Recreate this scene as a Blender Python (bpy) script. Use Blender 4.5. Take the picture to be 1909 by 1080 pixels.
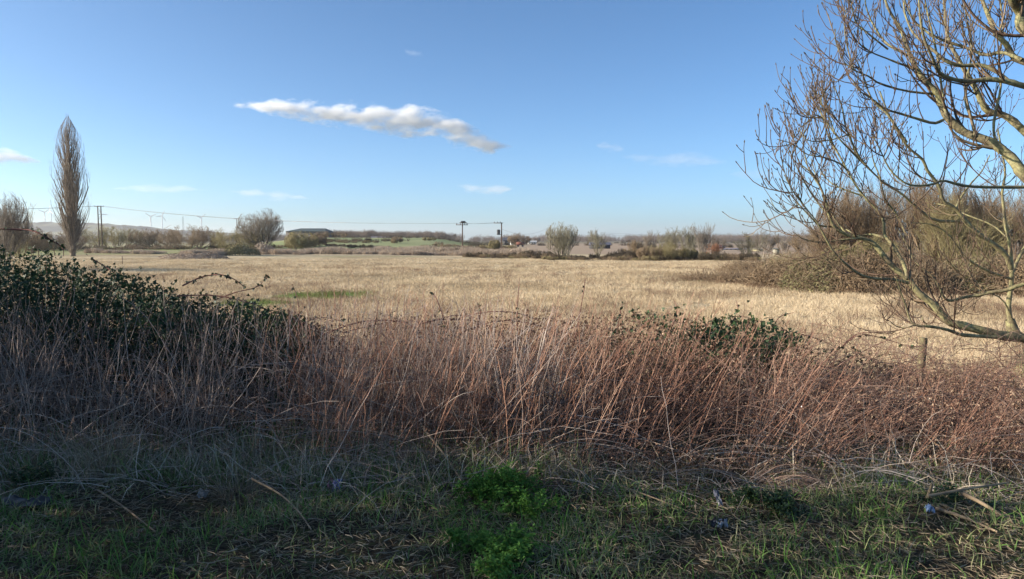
import bpy, math, random
import numpy as np

for o in list(bpy.data.objects):
    bpy.data.objects.remove(o)
S = bpy.context.scene
C = S.collection
R = math.radians

# ------------------------------------------------------------------ camera, world, sun, exposure
FPX, PW, PH, HORY = 1380.0, 1909.0, 1080.0, 448.0
CAMZ = 3.0
PITCH = math.atan((PH / 2 - HORY) / FPX)
cam = bpy.data.cameras.new('camera')
co = bpy.data.objects.new('camera', cam)
C.objects.link(co)
co.location = (0, 0, CAMZ)
co.rotation_euler = (math.pi / 2 - PITCH, 0, 0)
cam.sensor_width = 36
cam.lens = 36 * FPX / PW
cam.clip_end = 30000
cam.clip_start = 0.05
S.camera = co

SUN_AZ, SUN_EL = R(-97), R(19)        # azimuth clockwise from +Y (the view), elevation
w = bpy.data.worlds.new('World')
S.world = w
w.use_nodes = True
nt = w.node_tree
nt.nodes.clear()
wo = nt.nodes.new('ShaderNodeOutputWorld')
bg = nt.nodes.new('ShaderNodeBackground')
sky = nt.nodes.new('ShaderNodeTexSky')
sky.sky_type = 'NISHITA'
sky.sun_disc = False
sky.sun_elevation = SUN_EL
sky.sun_rotation = SUN_AZ
sky.altitude = 0
sky.air_density = 0.5
sky.dust_density = 1.2
sky.ozone_density = 1.0
hs = nt.nodes.new('ShaderNodeHueSaturation')
hs.inputs['Saturation'].default_value = 1.12
nt.links.new(sky.outputs[0], hs.inputs['Color'])
wb = nt.nodes.new('ShaderNodeMix'); wb.data_type = 'RGBA'; wb.blend_type = 'MULTIPLY'; wb.inputs[0].default_value = 1
wb.inputs[7].default_value = (0.87, 1.12, 1.20, 1)          # the camera's daylight white balance
nt.links.new(hs.outputs[0], wb.inputs[6])
nt.links.new(wb.outputs[2], bg.inputs['Color'])
bg.inputs['Strength'].default_value = 0.112
nt.links.new(bg.outputs[0], wo.inputs[0])

sl = bpy.data.lights.new('sun', 'SUN')
sl.energy = 5.0
sl.angle = R(0.6)
sl.color = (1.0, 0.88, 0.74)
so = bpy.data.objects.new('sun', sl)
C.objects.link(so)
sd = np.array([math.sin(SUN_AZ) * math.cos(SUN_EL), math.cos(SUN_AZ) * math.cos(SUN_EL), math.sin(SUN_EL)])
from mathutils import Vector
so.rotation_euler = Vector(sd).to_track_quat('Z', 'Y').to_euler()
so.location = (-30, 0, 40)
S.view_settings.view_transform = 'Standard'
S.view_settings.look = 'None'
S.view_settings.exposure = 0.85
S.view_settings.gamma = 1.0
S.view_settings.use_curve_mapping = False
S.render.engine = 'CYCLES'
S.cycles.volume_bounces = 3
S.cycles.max_bounces = 8
S.cycles.volume_step_rate = 1.0
S.cycles.use_denoising = True

rng = np.random.default_rng(7)

# ------------------------------------------------------------------ helpers
def srgb(*c):
    return tuple(((v / 255) / 12.92 if v / 255 <= 0.04045 else ((v / 255 + 0.055) / 1.055) ** 2.4) for v in c)

def ray(px, py):
    u = (px - PW / 2) / FPX
    v = (PH / 2 - py) / FPX
    d = np.array([u, math.cos(PITCH) + v * math.sin(PITCH), -math.sin(PITCH) + v * math.cos(PITCH)])
    return d

def at(px, py, Y):
    d = ray(px, py)
    return np.array([0, 0, CAMZ]) + d * (Y / d[1])

def gp(px, py, z=0.0):
    d = ray(px, py)
    return np.array([0, 0, CAMZ]) + d * ((z - CAMZ) / d[2])

def sstep(a, b, x):
    t = np.clip((x - a) / (b - a), 0, 1)
    return t * t * (3 - 2 * t)

def wave(x, y, s=1.0, ph=0.0):
    return (np.sin(x * 1.3 * s + 1.7 * np.sin(y * .7 * s + ph)) + np.sin(y * 1.7 * s + 2.1 * np.sin(x * .9 * s + ph * 2)) + np.sin((x + y) * .61 * s + ph)) / 3

VERGE = 1.35
def gz(x, y):
    x = np.asarray(x, float); y = np.asarray(y, float)
    edge = 7.0 + .25 * np.sin(x * .8)
    s = sstep(edge, edge + 3.2, y)
    z = VERGE * (1 - s)
    near = 1 - sstep(8, 14, y)
    z = z + near * (.035 * wave(x, y, 2.2) + .02 * wave(x, y, 6.0, 1.0)) + near * .12 * sstep(5.0, 6.2, y) * (1 - s)
    z = z + (1 - near) * .10 * wave(x, y, .18, 2.0) * sstep(14, 40, y) * (1 - sstep(200, 400, y))
    # the pasture swells gently towards the wood
    u = x / np.maximum(y, 1.)
    z = z + 4.6 * sstep(170, 470, y) * (1 - sstep(900, 1400, y)) * sstep(-.36, -.27, u) * (1 - sstep(-.12, -.03, u))
    return z

class MB:
    def __init__(s):
        s.v = []; s.q = []; s.t = []; s.n = 0
    def add(s, v, f):
        v = np.asarray(v, float).reshape(-1, 3); f = np.asarray(f, np.int64)
        if f.size:
            (s.q if f.shape[-1] == 4 else s.t).append(f.reshape(-1, f.shape[-1]) + s.n)
        s.v.append(v); s.n += len(v)
        return s
    def mesh(s, name, mat=None, smooth=False):
        v = np.concatenate(s.v) if s.v else np.zeros((0, 3))
        q = np.concatenate(s.q) if s.q else np.zeros((0, 4), np.int64)
        t = np.concatenate(s.t) if s.t else np.zeros((0, 3), np.int64)
        me = bpy.data.meshes.new(name)
        me.vertices.add(len(v)); me.vertices.foreach_set('co', v.astype(np.float32).ravel())
        loops = np.concatenate([q.ravel(), t.ravel()])
        me.loops.add(len(loops)); me.loops.foreach_set('vertex_index', loops.astype(np.int32))
        n = len(q) + len(t)
        me.polygons.add(n)
        st = np.concatenate([np.arange(len(q)) * 4, len(q) * 4 + np.arange(len(t)) * 3])
        me.polygons.foreach_set('loop_start', st.astype(np.int32))
        if smooth:
            me.polygons.foreach_set('use_smooth', np.ones(n, bool))
        me.update(calc_edges=True)
        if mat: me.materials.append(mat)
        return me

def link(name, me, parent=None, loc=None, coll=None):
    o = bpy.data.objects.new(name, me)
    (coll or C).objects.link(o)
    if parent: o.parent = parent
    if loc is not None: o.location = loc
    return o

def tag(o, label=None, cat=None, group=None, kind=None):
    if label: o['label'] = label
    if cat: o['category'] = cat
    if group: o['group'] = group
    if kind: o['kind'] = kind
    return o

def thing(name, label, cat, loc=(0, 0, 0), group=None, rz=0.0):
    o = link(name, None, None, loc)
    o.rotation_euler = (0, 0, rz)
    o.empty_display_size = .1
    return tag(o, label, cat, group)

def norm(a):
    return a / np.maximum(np.linalg.norm(a, axis=-1, keepdims=True), 1e-9)

def tubes(mb, P, Rr, sides=3, cap=False):
    """P (N,K,3), Rr (N,K)"""
    P = np.asarray(P, float)
    if P.ndim == 2: P = P[None]; Rr = np.asarray(Rr)[None]
    N, K, _ = P.shape
    T = norm(np.gradient(P, axis=1))
    ref = np.zeros((N, 1, 3)); m = T.mean(1)
    ax = np.argmin(np.abs(m), axis=1); ref[np.arange(N), 0, ax] = 1
    a = norm(np.cross(T, ref)); b = np.cross(T, a)
    th = np.arange(sides) * 2 * math.pi / sides
    V = P[:, :, None] + Rr[:, :, None, None] * (a[:, :, None] * np.cos(th)[None, None, :, None] + b[:, :, None] * np.sin(th)[None, None, :, None])
    base = (np.arange(N) * K * sides)[:, None, None] + (np.arange(K - 1) * sides)[None, :, None]
    j = np.arange(sides)[None, None]; j2 = (j + 1) % sides
    F = np.stack([base + j, base + j2, base + sides + j2, base + sides + j], -1)
    mb.add(V, F)
    if cap:
        for r0 in (0, K - 1):
            c = (P[:, r0]); 
            for n in range(N):
                vv = V[n, r0]
                mb.add(np.vstack([vv, c[n]]), [[i, (i + 1) % sides, sides] for i in range(sides)])
    return mb

def ribbons(mb, P, W, sidev):
    """flat blades: P (N,K,3), W (N,K), sidev (N,3)"""
    N, K, _ = P.shape
    sv = norm(sidev)[:, None]
    V = np.stack([P - sv * W[..., None], P + sv * W[..., None]], 2)
    base = (np.arange(N) * K * 2)[:, None] + (np.arange(K - 1) * 2)[None]
    F = np.stack([base, base + 1, base + 3, base + 2], -1)
    mb.add(V, F)
    return mb

def leaves(mb, pos, nrm, dirv, L, Wd, fold=.25):
    """kite leaves folded on the midrib: 4 verts 2 tris"""
    nrm = norm(nrm); d = norm(dirv - (dirv * nrm).sum(-1, keepdims=True) * nrm)
    s = np.cross(nrm, d)
    L = L[:, None]; Wd = Wd[:, None]
    b = pos; t = pos + d * L - nrm * L * .12
    l = pos + d * L * .45 + s * Wd + nrm * Wd * fold
    r = pos + d * L * .45 - s * Wd + nrm * Wd * fold
    V = np.stack([b, r, t, l], 1)
    n = len(pos); k = (np.arange(n) * 4)[:, None]
    F = np.concatenate([k + np.array([[0, 1, 2]]), k + np.array([[0, 2, 3]])])
    mb.add(V, F)

def walk(p0, d0, L, K, up=0., wob=.1, g=rng, updir=(0, 0, 1)):
    """vectorised bending polylines"""
    N = len(p0); P = np.zeros((N, K, 3)); P[:, 0] = p0
    d = norm(np.array(d0, float)); u = np.asarray(updir, float)
    up = np.broadcast_to(np.asarray(up, float), (N,))[:, None]
    for k in range(1, K):
        d = norm(d + up * u / (K - 1) + g.normal(0, wob, (N, 3)) / math.sqrt(K - 1))
        P[:, k] = P[:, k - 1] + d * (np.broadcast_to(L, (N,)) / (K - 1))[:, None]
    return P

def grow(P, Rr, n, tr, ang, L, K, up, wob, rs, rmin=.002, tip=.25, g=rng, ltaper=.5, lfun=None):
    N, KK, _ = P.shape
    if np.isscalar(n): idx = np.repeat(np.arange(N), n)
    else: idx = np.repeat(np.arange(N), n)
    M = len(idx)
    t = g.uniform(tr[0], tr[1], M)
    f = t * (KK - 1); i0 = np.minimum(f.astype(int), KK - 2); fr = (f - i0)[:, None]
    p = P[idx, i0] * (1 - fr) + P[idx, i0 + 1] * fr
    tan = norm(P[idx, i0 + 1] - P[idx, i0])
    r = (Rr[idx, i0] * (1 - fr[:, 0]) + Rr[idx, i0 + 1] * fr[:, 0])
    q = g.normal(0, 1, (M, 3)); q = norm(q - (q * tan).sum(-1, keepdims=True) * tan)
    a = g.uniform(ang[0], ang[1], M)[:, None]
    d = tan * np.cos(a) + q * np.sin(a)
    if callable(L): LL = L(p, t, idx)
    else: LL = L
    LL = LL * (1 - ltaper * t) * g.uniform(.6, 1.25, M)
    P2 = walk(p, d, LL, K, up, wob, g)
    r0 = np.maximum(r * rs * g.uniform(.7, 1, M), rmin)
    R2 = r0[:, None] * np.linspace(1, tip, K)[None]
    return P2, np.maximum(R2, rmin * .6)

# ------------------------------------------------------------------ materials
def mat(name, build):
    m = bpy.data.materials.new(name); m.use_nodes = True
    t = m.node_tree; t.nodes.clear()
    out = t.nodes.new('ShaderNodeOutputMaterial')
    N = lambda k, **kw: setn(t, k, kw)
    build(t, N, out)
    return m

def setn(t, k, kw):
    n = t.nodes.new('ShaderNode' + k)
    for a, b in kw.items():
        if a.startswith('i_'):
            key = a[2:].replace('_', ' ')
            n.inputs[key].default_value = b
        else: setattr(n, a, b)
    return n

def ramp(N, stops, interp='LINEAR'):
    r = N('ValToRGB'); cr = r.color_ramp; cr.interpolation = interp
    while len(cr.elements) > 1: cr.elements.remove(cr.elements[-1])
    cr.elements[0].position = stops[0][0]; cr.elements[0].color = (*stops[0][1], 1)
    for p, c in stops[1:]:
        e = cr.elements.new(p); e.color = (*c, 1)
    return r

def plant_mat(name, stops, rough=.75, trans=.25, noise=None, spec=.2, nscale=.4):
    """colours picked per blade/leaf, drifting from place to place"""
    def b(t, N, out):
        g = N('NewGeometry'); oi = N('ObjectInfo'); no = N('TexNoise', i_Scale=nscale, i_Detail=3.0)
        t.links.new(g.outputs['Position'], no.inputs['Vector'])
        a = N('Math', operation='MULTIPLY_ADD'); t.links.new(g.outputs['Random Per Island'], a.inputs[0]); a.inputs[1].default_value = .5
        m0 = N('Math', operation='MULTIPLY_ADD'); t.links.new(no.outputs['Fac'], m0.inputs[0]); m0.inputs[1].default_value = 1.0; m0.inputs[2].default_value = -.35
        m1 = N('Math', operation='MULTIPLY_ADD'); t.links.new(oi.outputs['Random'], m1.inputs[0]); m1.inputs[1].default_value = .2; t.links.new(m0.outputs[0], m1.inputs[2])
        t.links.new(m1.outputs[0], a.inputs[2])
        r = ramp(N, stops); t.links.new(a.outputs[0], r.inputs[0])
        p = N('BsdfPrincipled', i_Roughness=rough); p.inputs['Specular IOR Level'].default_value = spec
        t.links.new(r.outputs[0], p.inputs['Base Color'])
        if trans > 0:
            tr = N('BsdfTranslucent'); t.links.new(r.outputs[0], tr.inputs['Color'])
            mx = N('MixShader', i_Fac=trans); t.links.new(p.outputs[0], mx.inputs[1]); t.links.new(tr.outputs[0], mx.inputs[2])
            t.links.new(mx.outputs[0], out.inputs[0])
        else: t.links.new(p.outputs[0], out.inputs[0])
    return mat(name, b)

def solid(name, col, rough=.7, col2=None, scale=3., spec=.3, metallic=0, bump=0):
    def b(t, N, out):
        p = N('BsdfPrincipled', i_Roughness=rough, i_Metallic=metallic); p.inputs['Specular IOR Level'].default_value = spec
        tc = N('TexCoord'); no = N('TexNoise', i_Scale=scale, i_Detail=5.0)
        t.links.new(tc.outputs['Object'], no.inputs['Vector'])
        r = ramp(N, [(.3, col), (.7, col2 or tuple(c * .7 for c in col))])
        t.links.new(no.outputs['Fac'], r.inputs[0]); t.links.new(r.outputs[0], p.inputs['Base Color'])
        if bump:
            bm = N('Bump', i_Strength=bump, i_Distance=.01); t.links.new(no.outputs['Fac'], bm.inputs['Height']); t.links.new(bm.outputs[0], p.inputs['Normal'])
        t.links.new(p.outputs[0], out.inputs[0])
    return mat(name, b)

M = {}
M['dry_stem'] = plant_mat('dry_stem', [(0, (.06, .03, .024)), (.35, (.16, .095, .073)), (.6, (.27, .175, .135)), (.85, (.42, .31, .235)), (1, (.54, .44, .35))], nscale=.5, trans=.0)
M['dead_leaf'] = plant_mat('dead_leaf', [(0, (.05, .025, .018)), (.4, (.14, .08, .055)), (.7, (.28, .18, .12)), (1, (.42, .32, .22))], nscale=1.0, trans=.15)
M['verge_grass'] = plant_mat('verge_grass', [(0, (.035, .075, .02)), (.35, (.10, .18, .05)), (.55, (.19, .26, .09)), (.75, (.36, .34, .18)), (1, (.58, .52, .34))], nscale=1.2)
M['verge_straw'] = plant_mat('verge_straw', [(0, (.07, .05, .032)), (.5, (.27, .21, .14)), (1, (.58, .50, .36))], nscale=1.0, trans=.1)
M['field_grass'] = plant_mat('field_grass', [(0, (.18, .13, .08)), (.3, (.42, .32, .20)), (.6, (.70, .56, .37)), (1, (.88, .76, .55))], nscale=.12, trans=.2)
M['green_tuft'] = plant_mat('green_tuft', [(0, (.08, .12, .03)), (.5, (.16, .22, .05)), (1, (.30, .33, .12))], nscale=.3, trans=.2)
M['bramble'] = plant_mat('bramble_leaf', [(0, (.010, .024, .012)), (.45, (.024, .05, .02)), (.75, (.045, .085, .028)), (.95, (.09, .14, .035)), (1, (.14, .11, .05))], rough=.55, trans=.12, spec=.35, nscale=2.0)
M['bright_leaf'] = plant_mat('bright_leaf', [(0, (.05, .13, .02)), (.5, (.10, .23, .04)), (1, (.20, .36, .08))], rough=.6, trans=.3, nscale=3.0)
M['cane'] = plant_mat('bramble_cane', [(0, (.09, .035, .03)), (.5, (.17, .075, .06)), (1, (.27, .15, .11))], nscale=1.0, trans=0)
M['twig_grey'] = plant_mat('twig_grey', [(0, (.10, .075, .06)), (.5, (.20, .165, .13)), (1, (.36, .32, .26))], nscale=.3, trans=0)
M['twig_pale'] = plant_mat('twig_pale', [(0, (.11, .09, .06)), (.5, (.21, .19, .13)), (1, (.36, .34, .26))], nscale=.3, trans=0)
M['twig_brown'] = plant_mat('twig_brown', [(0, (.10, .065, .043)), (.5, (.21, .15, .095)), (1, (.35, .27, .175))], nscale=.15, trans=0)
M['twig_olive'] = plant_mat('twig_olive', [(0, (.13, .11, .05)), (.5, (.24, .20, .10)), (1, (.36, .30, .16))], nscale=.15, trans=0)
M['twig_red'] = plant_mat('twig_red', [(0, (.18, .08, .05)), (.5, (.30, .15, .09)), (1, (.40, .24, .15))], nscale=.15, trans=0)
M['scrub_dark'] = plant_mat('scrub_dark', [(0, (.03, .025, .018)), (.5, (.07, .055, .035)), (1, (.15, .11, .08))], nscale=.1, trans=0)
M['scrub_leaf'] = plant_mat('scrub_leaf', [(0, (.08, .085, .035)), (.5, (.19, .17, .08)), (1, (.36, .29, .17))], nscale=.2, trans=.1)
M['reed'] = plant_mat('reed', [(0, (.22, .16, .12)), (.5, (.36, .28, .21)), (1, (.50, .42, .33))], nscale=.1, trans=.1)
M['wood_mauve'] = plant_mat('wood_mauve', [(0, (.09, .07, .06)), (.5, (.17, .13, .11)), (1, (.25, .20, .16))], nscale=.02, trans=0)
M['evergreen'] = plant_mat('evergreen', [(0, (.02, .04, .02)), (.5, (.04, .07, .03)), (1, (.08, .11, .04))], nscale=.2, trans=0)

M['scrub_brown'] = plant_mat('scrub_brown', [(0, (.06, .036, .022)), (.4, (.16, .105, .06)), (.7, (.28, .20, .12)), (1, (.42, .33, .21))], nscale=.5, trans=.12)
M['pale_straw'] = plant_mat('pale_straw', [(0, (.14, .11, .08)), (.4, (.36, .30, .22)), (1, (.70, .62, .50))], nscale=1.5, trans=.1)

def bark_b(t, N, out):
    p = N('BsdfPrincipled', i_Roughness=.85); g = N('NewGeometry')
    n1 = N('TexNoise', i_Scale=5.0, i_Detail=9.0, i_Roughness=.7); n2 = N('TexNoise', i_Scale=45.0, i_Detail=4.0)
    t.links.new(g.outputs['Position'], n1.inputs['Vector']); t.links.new(g.outputs['Position'], n2.inputs['Vector'])
    r1 = ramp(N, [(.32, (.10, .075, .045)), (.46, (.20, .165, .09)), (.58, (.29, .265, .12)), (.72, (.42, .39, .24))])
    t.links.new(n1.outputs['Fac'], r1.inputs[0])
    r2 = ramp(N, [(.35, (.55, .55, .55)), (.6, (1, 1, 1))]); t.links.new(n2.outputs['Fac'], r2.inputs[0])
    mx = N('Mix', data_type='RGBA', blend_type='MULTIPLY'); mx.inputs[0].default_value = 1
    t.links.new(r1.outputs[0], mx.inputs[6]); t.links.new(r2.outputs[0], mx.inputs[7]); t.links.new(mx.outputs[2], p.inputs['Base Color'])
    bm = N('Bump', i_Strength=.7, i_Distance=.01); t.links.new(n2.outputs['Fac'], bm.inputs['Height']); t.links.new(bm.outputs[0], p.inputs['Normal'])
    t.links.new(p.outputs[0], out.inputs[0])
M['bark'] = mat('lichen_bark', bark_b)
M['ash_twig'] = plant_mat('ash_twig', [(0, (.06, .035, .028)), (.5, (.13, .085, .058)), (1, (.27, .21, .13))], nscale=1.5, trans=0)
M['trunk'] = solid('grey_trunk', (.27, .21, .15), .9, (.14, .10, .07), 2., bump=.5)
M['pole'] = solid('pole_wood', (.13, .08, .055), .85, (.08, .05, .035), 6.)
M['post'] = solid('post_wood', (.24, .21, .12), .9, (.11, .09, .05), 14., bump=.6)
M['log'] = solid('dead_wood', (.36, .27, .17), .85, (.17, .12, .08), 14., bump=.5)
M['iron'] = solid('dark_iron', (.05, .05, .055), .5)
M['wire'] = solid('wire', (.16, .16, .17), .4, metallic=.4)
M['white_paint'] = solid('white_paint', (.75, .75, .74), .4, (.68, .68, .68))

# ------------------------------------------------------------------ ground
def ground_b(t, N, out):
    g = N('NewGeometry'); sp = N('SeparateXYZ'); t.links.new(g.outputs['Position'], sp.inputs[0])
    p = N('BsdfPrincipled', i_Roughness=.95); p.inputs['Specular IOR Level'].default_value = .1
    def noise(sc, det=4.0, vec=None, rough=.55):
        n = N('TexNoise', i_Scale=sc, i_Detail=det, i_Roughness=rough); t.links.new(vec or g.outputs['Position'], n.inputs['Vector']); return n.outputs['Fac']
    def mix(f, a, b):
        m = N('Mix', data_type='RGBA')
        if isinstance(f, float): m.inputs[0].default_value = f
        else: t.links.new(f, m.inputs[0])
        for i, c in ((6, a), (7, b)):
            if isinstance(c, tuple): m.inputs[i].default_value = (*c, 1)
            else: t.links.new(c, m.inputs[i])
        return m.outputs[2]
    def rmp(f, st):
        r = ramp(N, st); t.links.new(f, r.inputs[0]); return r.outputs[0]
    def mr(f, a, b, c=0., d=1.):
        m = N('MapRange', interpolation_type='SMOOTHSTEP'); t.links.new(f, m.inputs[0])
        for i, v in enumerate((a, b, c, d)): m.inputs[i + 1].default_value = v
        return m.outputs[0]
    def mul(a, b):
        m = N('Math', operation='MULTIPLY')
        for i, c in enumerate((a, b)):
            if isinstance(c, float): m.inputs[i].default_value = c
            else: t.links.new(c, m.inputs[i])
        return m.outputs[0]
    mp = N('Mapping'); t.links.new(g.outputs['Position'], mp.inputs[0]); mp.inputs['Scale'].default_value = (.35, 1, 1)
    st = mp.outputs[0]
    X, Y = sp.outputs[0], sp.outputs[1]
    # soil and litter of the verge
    soil = rmp(noise(14., 8.), [(.35, (.022, .018, .013)), (.5, (.06, .048, .032)), (.62, (.06, .075, .03)), (.75, (.12, .10, .065))])
    # tan stubble field with greyer and greener drifts
    fld = rmp(noise(.09, 6., st, .65), [(.32, (.33, .26, .16)), (.45, (.52, .41, .25)), (.56, (.66, .53, .34)), (.7, (.74, .61, .41))])
    fine = rmp(noise(2.6, 8., st, .75), [(.36, (.30, .28, .25)), (.5, (.80, .80, .80)), (.66, (1.25, 1.22, 1.15))])
    m2 = N('Mix', data_type='RGBA', blend_type='MULTIPLY'); m2.inputs[0].default_value = 1.0
    t.links.new(fld, m2.inputs[6]); t.links.new(fine, m2.inputs[7]); fld = m2.outputs[2]
    grn = mr(noise(.05, 5., st, .7), .56, .66)
    fld = mix(mul(grn, .6), fld, (.23, .24, .10))
    mv = mr(noise(.035, 5., st, .7), .40, .30)
    fld = mix(mul(mv, .55), fld, (.27, .20, .15))
    # lusher grass spots, a brown strip and darker streaks
    def spot(cx, cy, rx, ry, amp, col, base):
        a = N('VectorMath', operation='SUBTRACT'); t.links.new(g.outputs['Position'], a.inputs[0]); a.inputs[1].default_value = (cx, cy, 0)
        b = N('VectorMath', operation='MULTIPLY'); t.links.new(a.outputs[0], b.inputs[0]); b.inputs[1].default_value = (1 / rx, 1 / ry, 0)
        l = N('VectorMath', operation='LENGTH'); t.links.new(b.outputs[0], l.inputs[0])
        n = N('Math', operation='MULTIPLY_ADD'); t.links.new(noise(.6, 5.), n.inputs[0]); n.inputs[1].default_value = 1.2; t.links.new(l.outputs['Value'], n.inputs[2])
        return mix(mul(mr(n.outputs[0], 1.65, 1.2), amp), base, col)
    for (px, py, rpx, rpy, amp, col) in [(600, 551, 95, 7, .9, (.12, .22, .035)), (470, 566, 70, 7, .7, (.17, .22, .06)), (962, 502, 36, 2.5, .7, (.22, .27, .08)), (1790, 547, 90, 9, .9, (.13, .20, .05)), (1745, 520, 26, 6, .9, (.42, .34, .08)), (90, 474, 70, 6, .8, (.33, .34, .12)), (230, 462, 60, 4, .8, (.33, .34, .12)),
                                          (1750, 560, 160, 7, .7, (.26, .20, .14)), (762, 521, 40, 2.2, .8, (.13, .12, .05)), (800, 524, 30, 1.8, .8, (.15, .13, .06)), (700, 530, 60, 2.0, .6, (.20, .16, .08)), (560, 488, 160, 1.0, .7, (.24, .19, .11)), (760, 492, 90, .9, .7, (.22, .17, .10)), (830, 484, 50, .8, .8, (.16, .12, .08)), (1400, 526, 90, 2.5, .5, (.20, .16, .10)), (1330, 524, 60, 5, .5, (.22, .17, .11))]:
        c = gp(px, py); dx = abs(gp(px + rpx, py)[0] - c[0]); dy = abs(gp(px, py - rpy)[1] - gp(px, py + rpy)[1]) / 2
        fld = spot(c[0], c[1], dx, dy, amp, col, fld)
    # far pasture and ploughland
    far = rmp(noise(.006, 3.), [(.40, (.20, .24, .09)), (.5, (.26, .27, .11)), (.58, (.34, .29, .17))])
    xn = N('Math', operation='DIVIDE'); t.links.new(X, xn.inputs[0]); t.links.new(Y, xn.inputs[1])
    # pasture to the west, plough to the east (a real boundary running away from the road)
    far = mix(mr(xn.outputs[0], -.06, .03), far, (.36, .27, .19))
    far = mix(mr(Y, 420., 900.), far, (.20, .17, .11))
    far = mix(mul(mul(mul(mr(xn.outputs[0], -.36, -.27), mr(xn.outputs[0], -.05, -.12)), mr(Y, 520., 470.)), .85), far, rmp(noise(.02, 4.), [(.4, (.20, .235, .105)), (.6, (.29, .30, .155))]))
    col = mix(mr(Y, 150., 165.), fld, far)
    yn = N('Math', operation='MULTIPLY_ADD'); t.links.new(noise(1.2, 3.), yn.inputs[0]); yn.inputs[1].default_value = 1.5; t.links.new(Y, yn.inputs[2])
    col = mix(mr(yn.outputs[0], 8.4, 10.5), soil, col)
    t.links.new(col, p.inputs['Base Color'])
    bm = N('Bump', i_Strength=.8, i_Distance=.12); t.links.new(noise(3.5, 8., None, .75), bm.inputs['Height']); t.links.new(bm.outputs[0], p.inputs['Normal'])
    t.links.new(p.outputs[0], out.inputs[0])
M['ground'] = mat('ground', ground_b)

ys = np.concatenate([np.arange(-40, 1, 4.), np.arange(1, 14, .12), np.geomspace(14, 9000, 150)])
xa = np.concatenate([np.arange(0, 9, .15), np.geomspace(9, 8000, 90)])
xs = np.concatenate([-xa[:0:-1], xa])
GX, GY = np.meshgrid(xs, ys)
GZ = gz(GX, GY)
nx, ny = len(xs), len(ys)
ii = (np.arange(ny - 1)[:, None] * nx + np.arange(nx - 1)[None])
F = np.stack([ii, ii + 1, ii + nx + 1, ii + nx], -1)
g = MB().add(np.stack([GX, GY, GZ], -1), F)
tag(link('ground', g.mesh('ground', M['ground'], True)), kind='structure')

# ------------------------------------------------------------------ distant hills
def hills_b(t, N, out):
    p = N('BsdfPrincipled', i_Roughness=1.); g = N('NewGeometry'); n = N('TexNoise', i_Scale=.006, i_Detail=6.0)
    t.links.new(g.outputs['Position'], n.inputs['Vector'])
    r = ramp(N, [(.4, (.06, .055, .045)), (.5, (.12, .10, .07)), (.58, (.22, .22, .12)), (.7, (.28, .22, .15))]); t.links.new(n.outputs['Fac'], r.inputs[0])
    t.links.new(r.outputs[0], p.inputs['Base Color']); t.links.new(p.outputs[0], out.inputs[0])
M['hills'] = mat('hills', hills_b)
def ridge(name, pts, Y0, depth, seed):
    gg = np.random.default_rng(seed)
    px = np.linspace(pts[0][0], pts[-1][0], 260)
    py = np.interp(px, [a for a, b in pts], [b for a, b in pts])
    nz = sum(np.sin(px * f + ph) * a for f, ph, a in [(.06, 1, .6), (.17, 2, .45), (.41, 3, .35), (.9, 5, .25)])
    py = py + nz
    x = (px - PW / 2) / FPX * Y0
    z = np.maximum((HORY - py) / FPX * Y0 + CAMZ, -3)
    prof = np.array([0, .35, .7, .93, 1, .8, .3, 0]); yo = np.array([-1, -.6, -.3, -.1, 0, .4, .8, 1.2]) * depth
    X = np.repeat(x[None], 8, 0); Z = z[None] * prof[:, None] - (1 - prof[:, None]) * 4
    Yv = Y0 + yo[:, None] + np.zeros_like(X)
    i = (np.arange(7)[:, None] * 260 + np.arange(259)[None])
    m = MB().add(np.stack([X, Yv, Z], -1), np.stack([i, i + 1, i + 261, i + 260], -1))
    return tag(link(name, m.mesh(name, M['hills'], True)), kind='structure')
ridge('hills', [(-300, 416), (0, 417), (60, 416), (90, 414), (130, 416), (200, 417), (260, 422), (320, 428), (420, 434), (560, 440), (700, 446), (760, 450)], 2700, 500, 1)
ridge('hills', [(620, 452), (800, 447), (1000, 450), (1150, 449), (1280, 448), (1380, 445), (1480, 443), (1600, 441), (1900, 438), (2300, 436)], 2300, 400, 2)

# ------------------------------------------------------------------ haze
def haze_b(t, N, out):
    v = N('VolumePrincipled', i_Density=.00011, i_Anisotropy=.35); v.inputs['Color'].default_value = (.93, .95, .98, 1)
    t.links.new(v.outputs[0], out.inputs['Volume'])
M['haze'] = mat('haze', haze_b)
def boxm(mb, c, s, rz=0., top=None):
    x, y, z = [v / 2 for v in s]; V = np.array([[a * x, b * y, cc * z] for cc in (-1, 1) for b in (-1, 1) for a in (-1, 1)])
    if top is not None: V[4:, :2] *= top
    if rz:
        ca, sa = math.cos(rz), math.sin(rz); V[:, :2] = V[:, :2] @ np.array([[ca, sa], [-sa, ca]])
    return mb.add(V + np.array(c), [[0, 2, 3, 1], [4, 5, 7, 6], [0, 1, 5, 4], [2, 6, 7, 3], [0, 4, 6, 2], [1, 3, 7, 5]])
hz = boxm(MB(), (0, 4470, 66), (17000, 9140, 148))
tag(link('haze', hz.mesh('haze', M['haze'])), kind='stuff')

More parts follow.
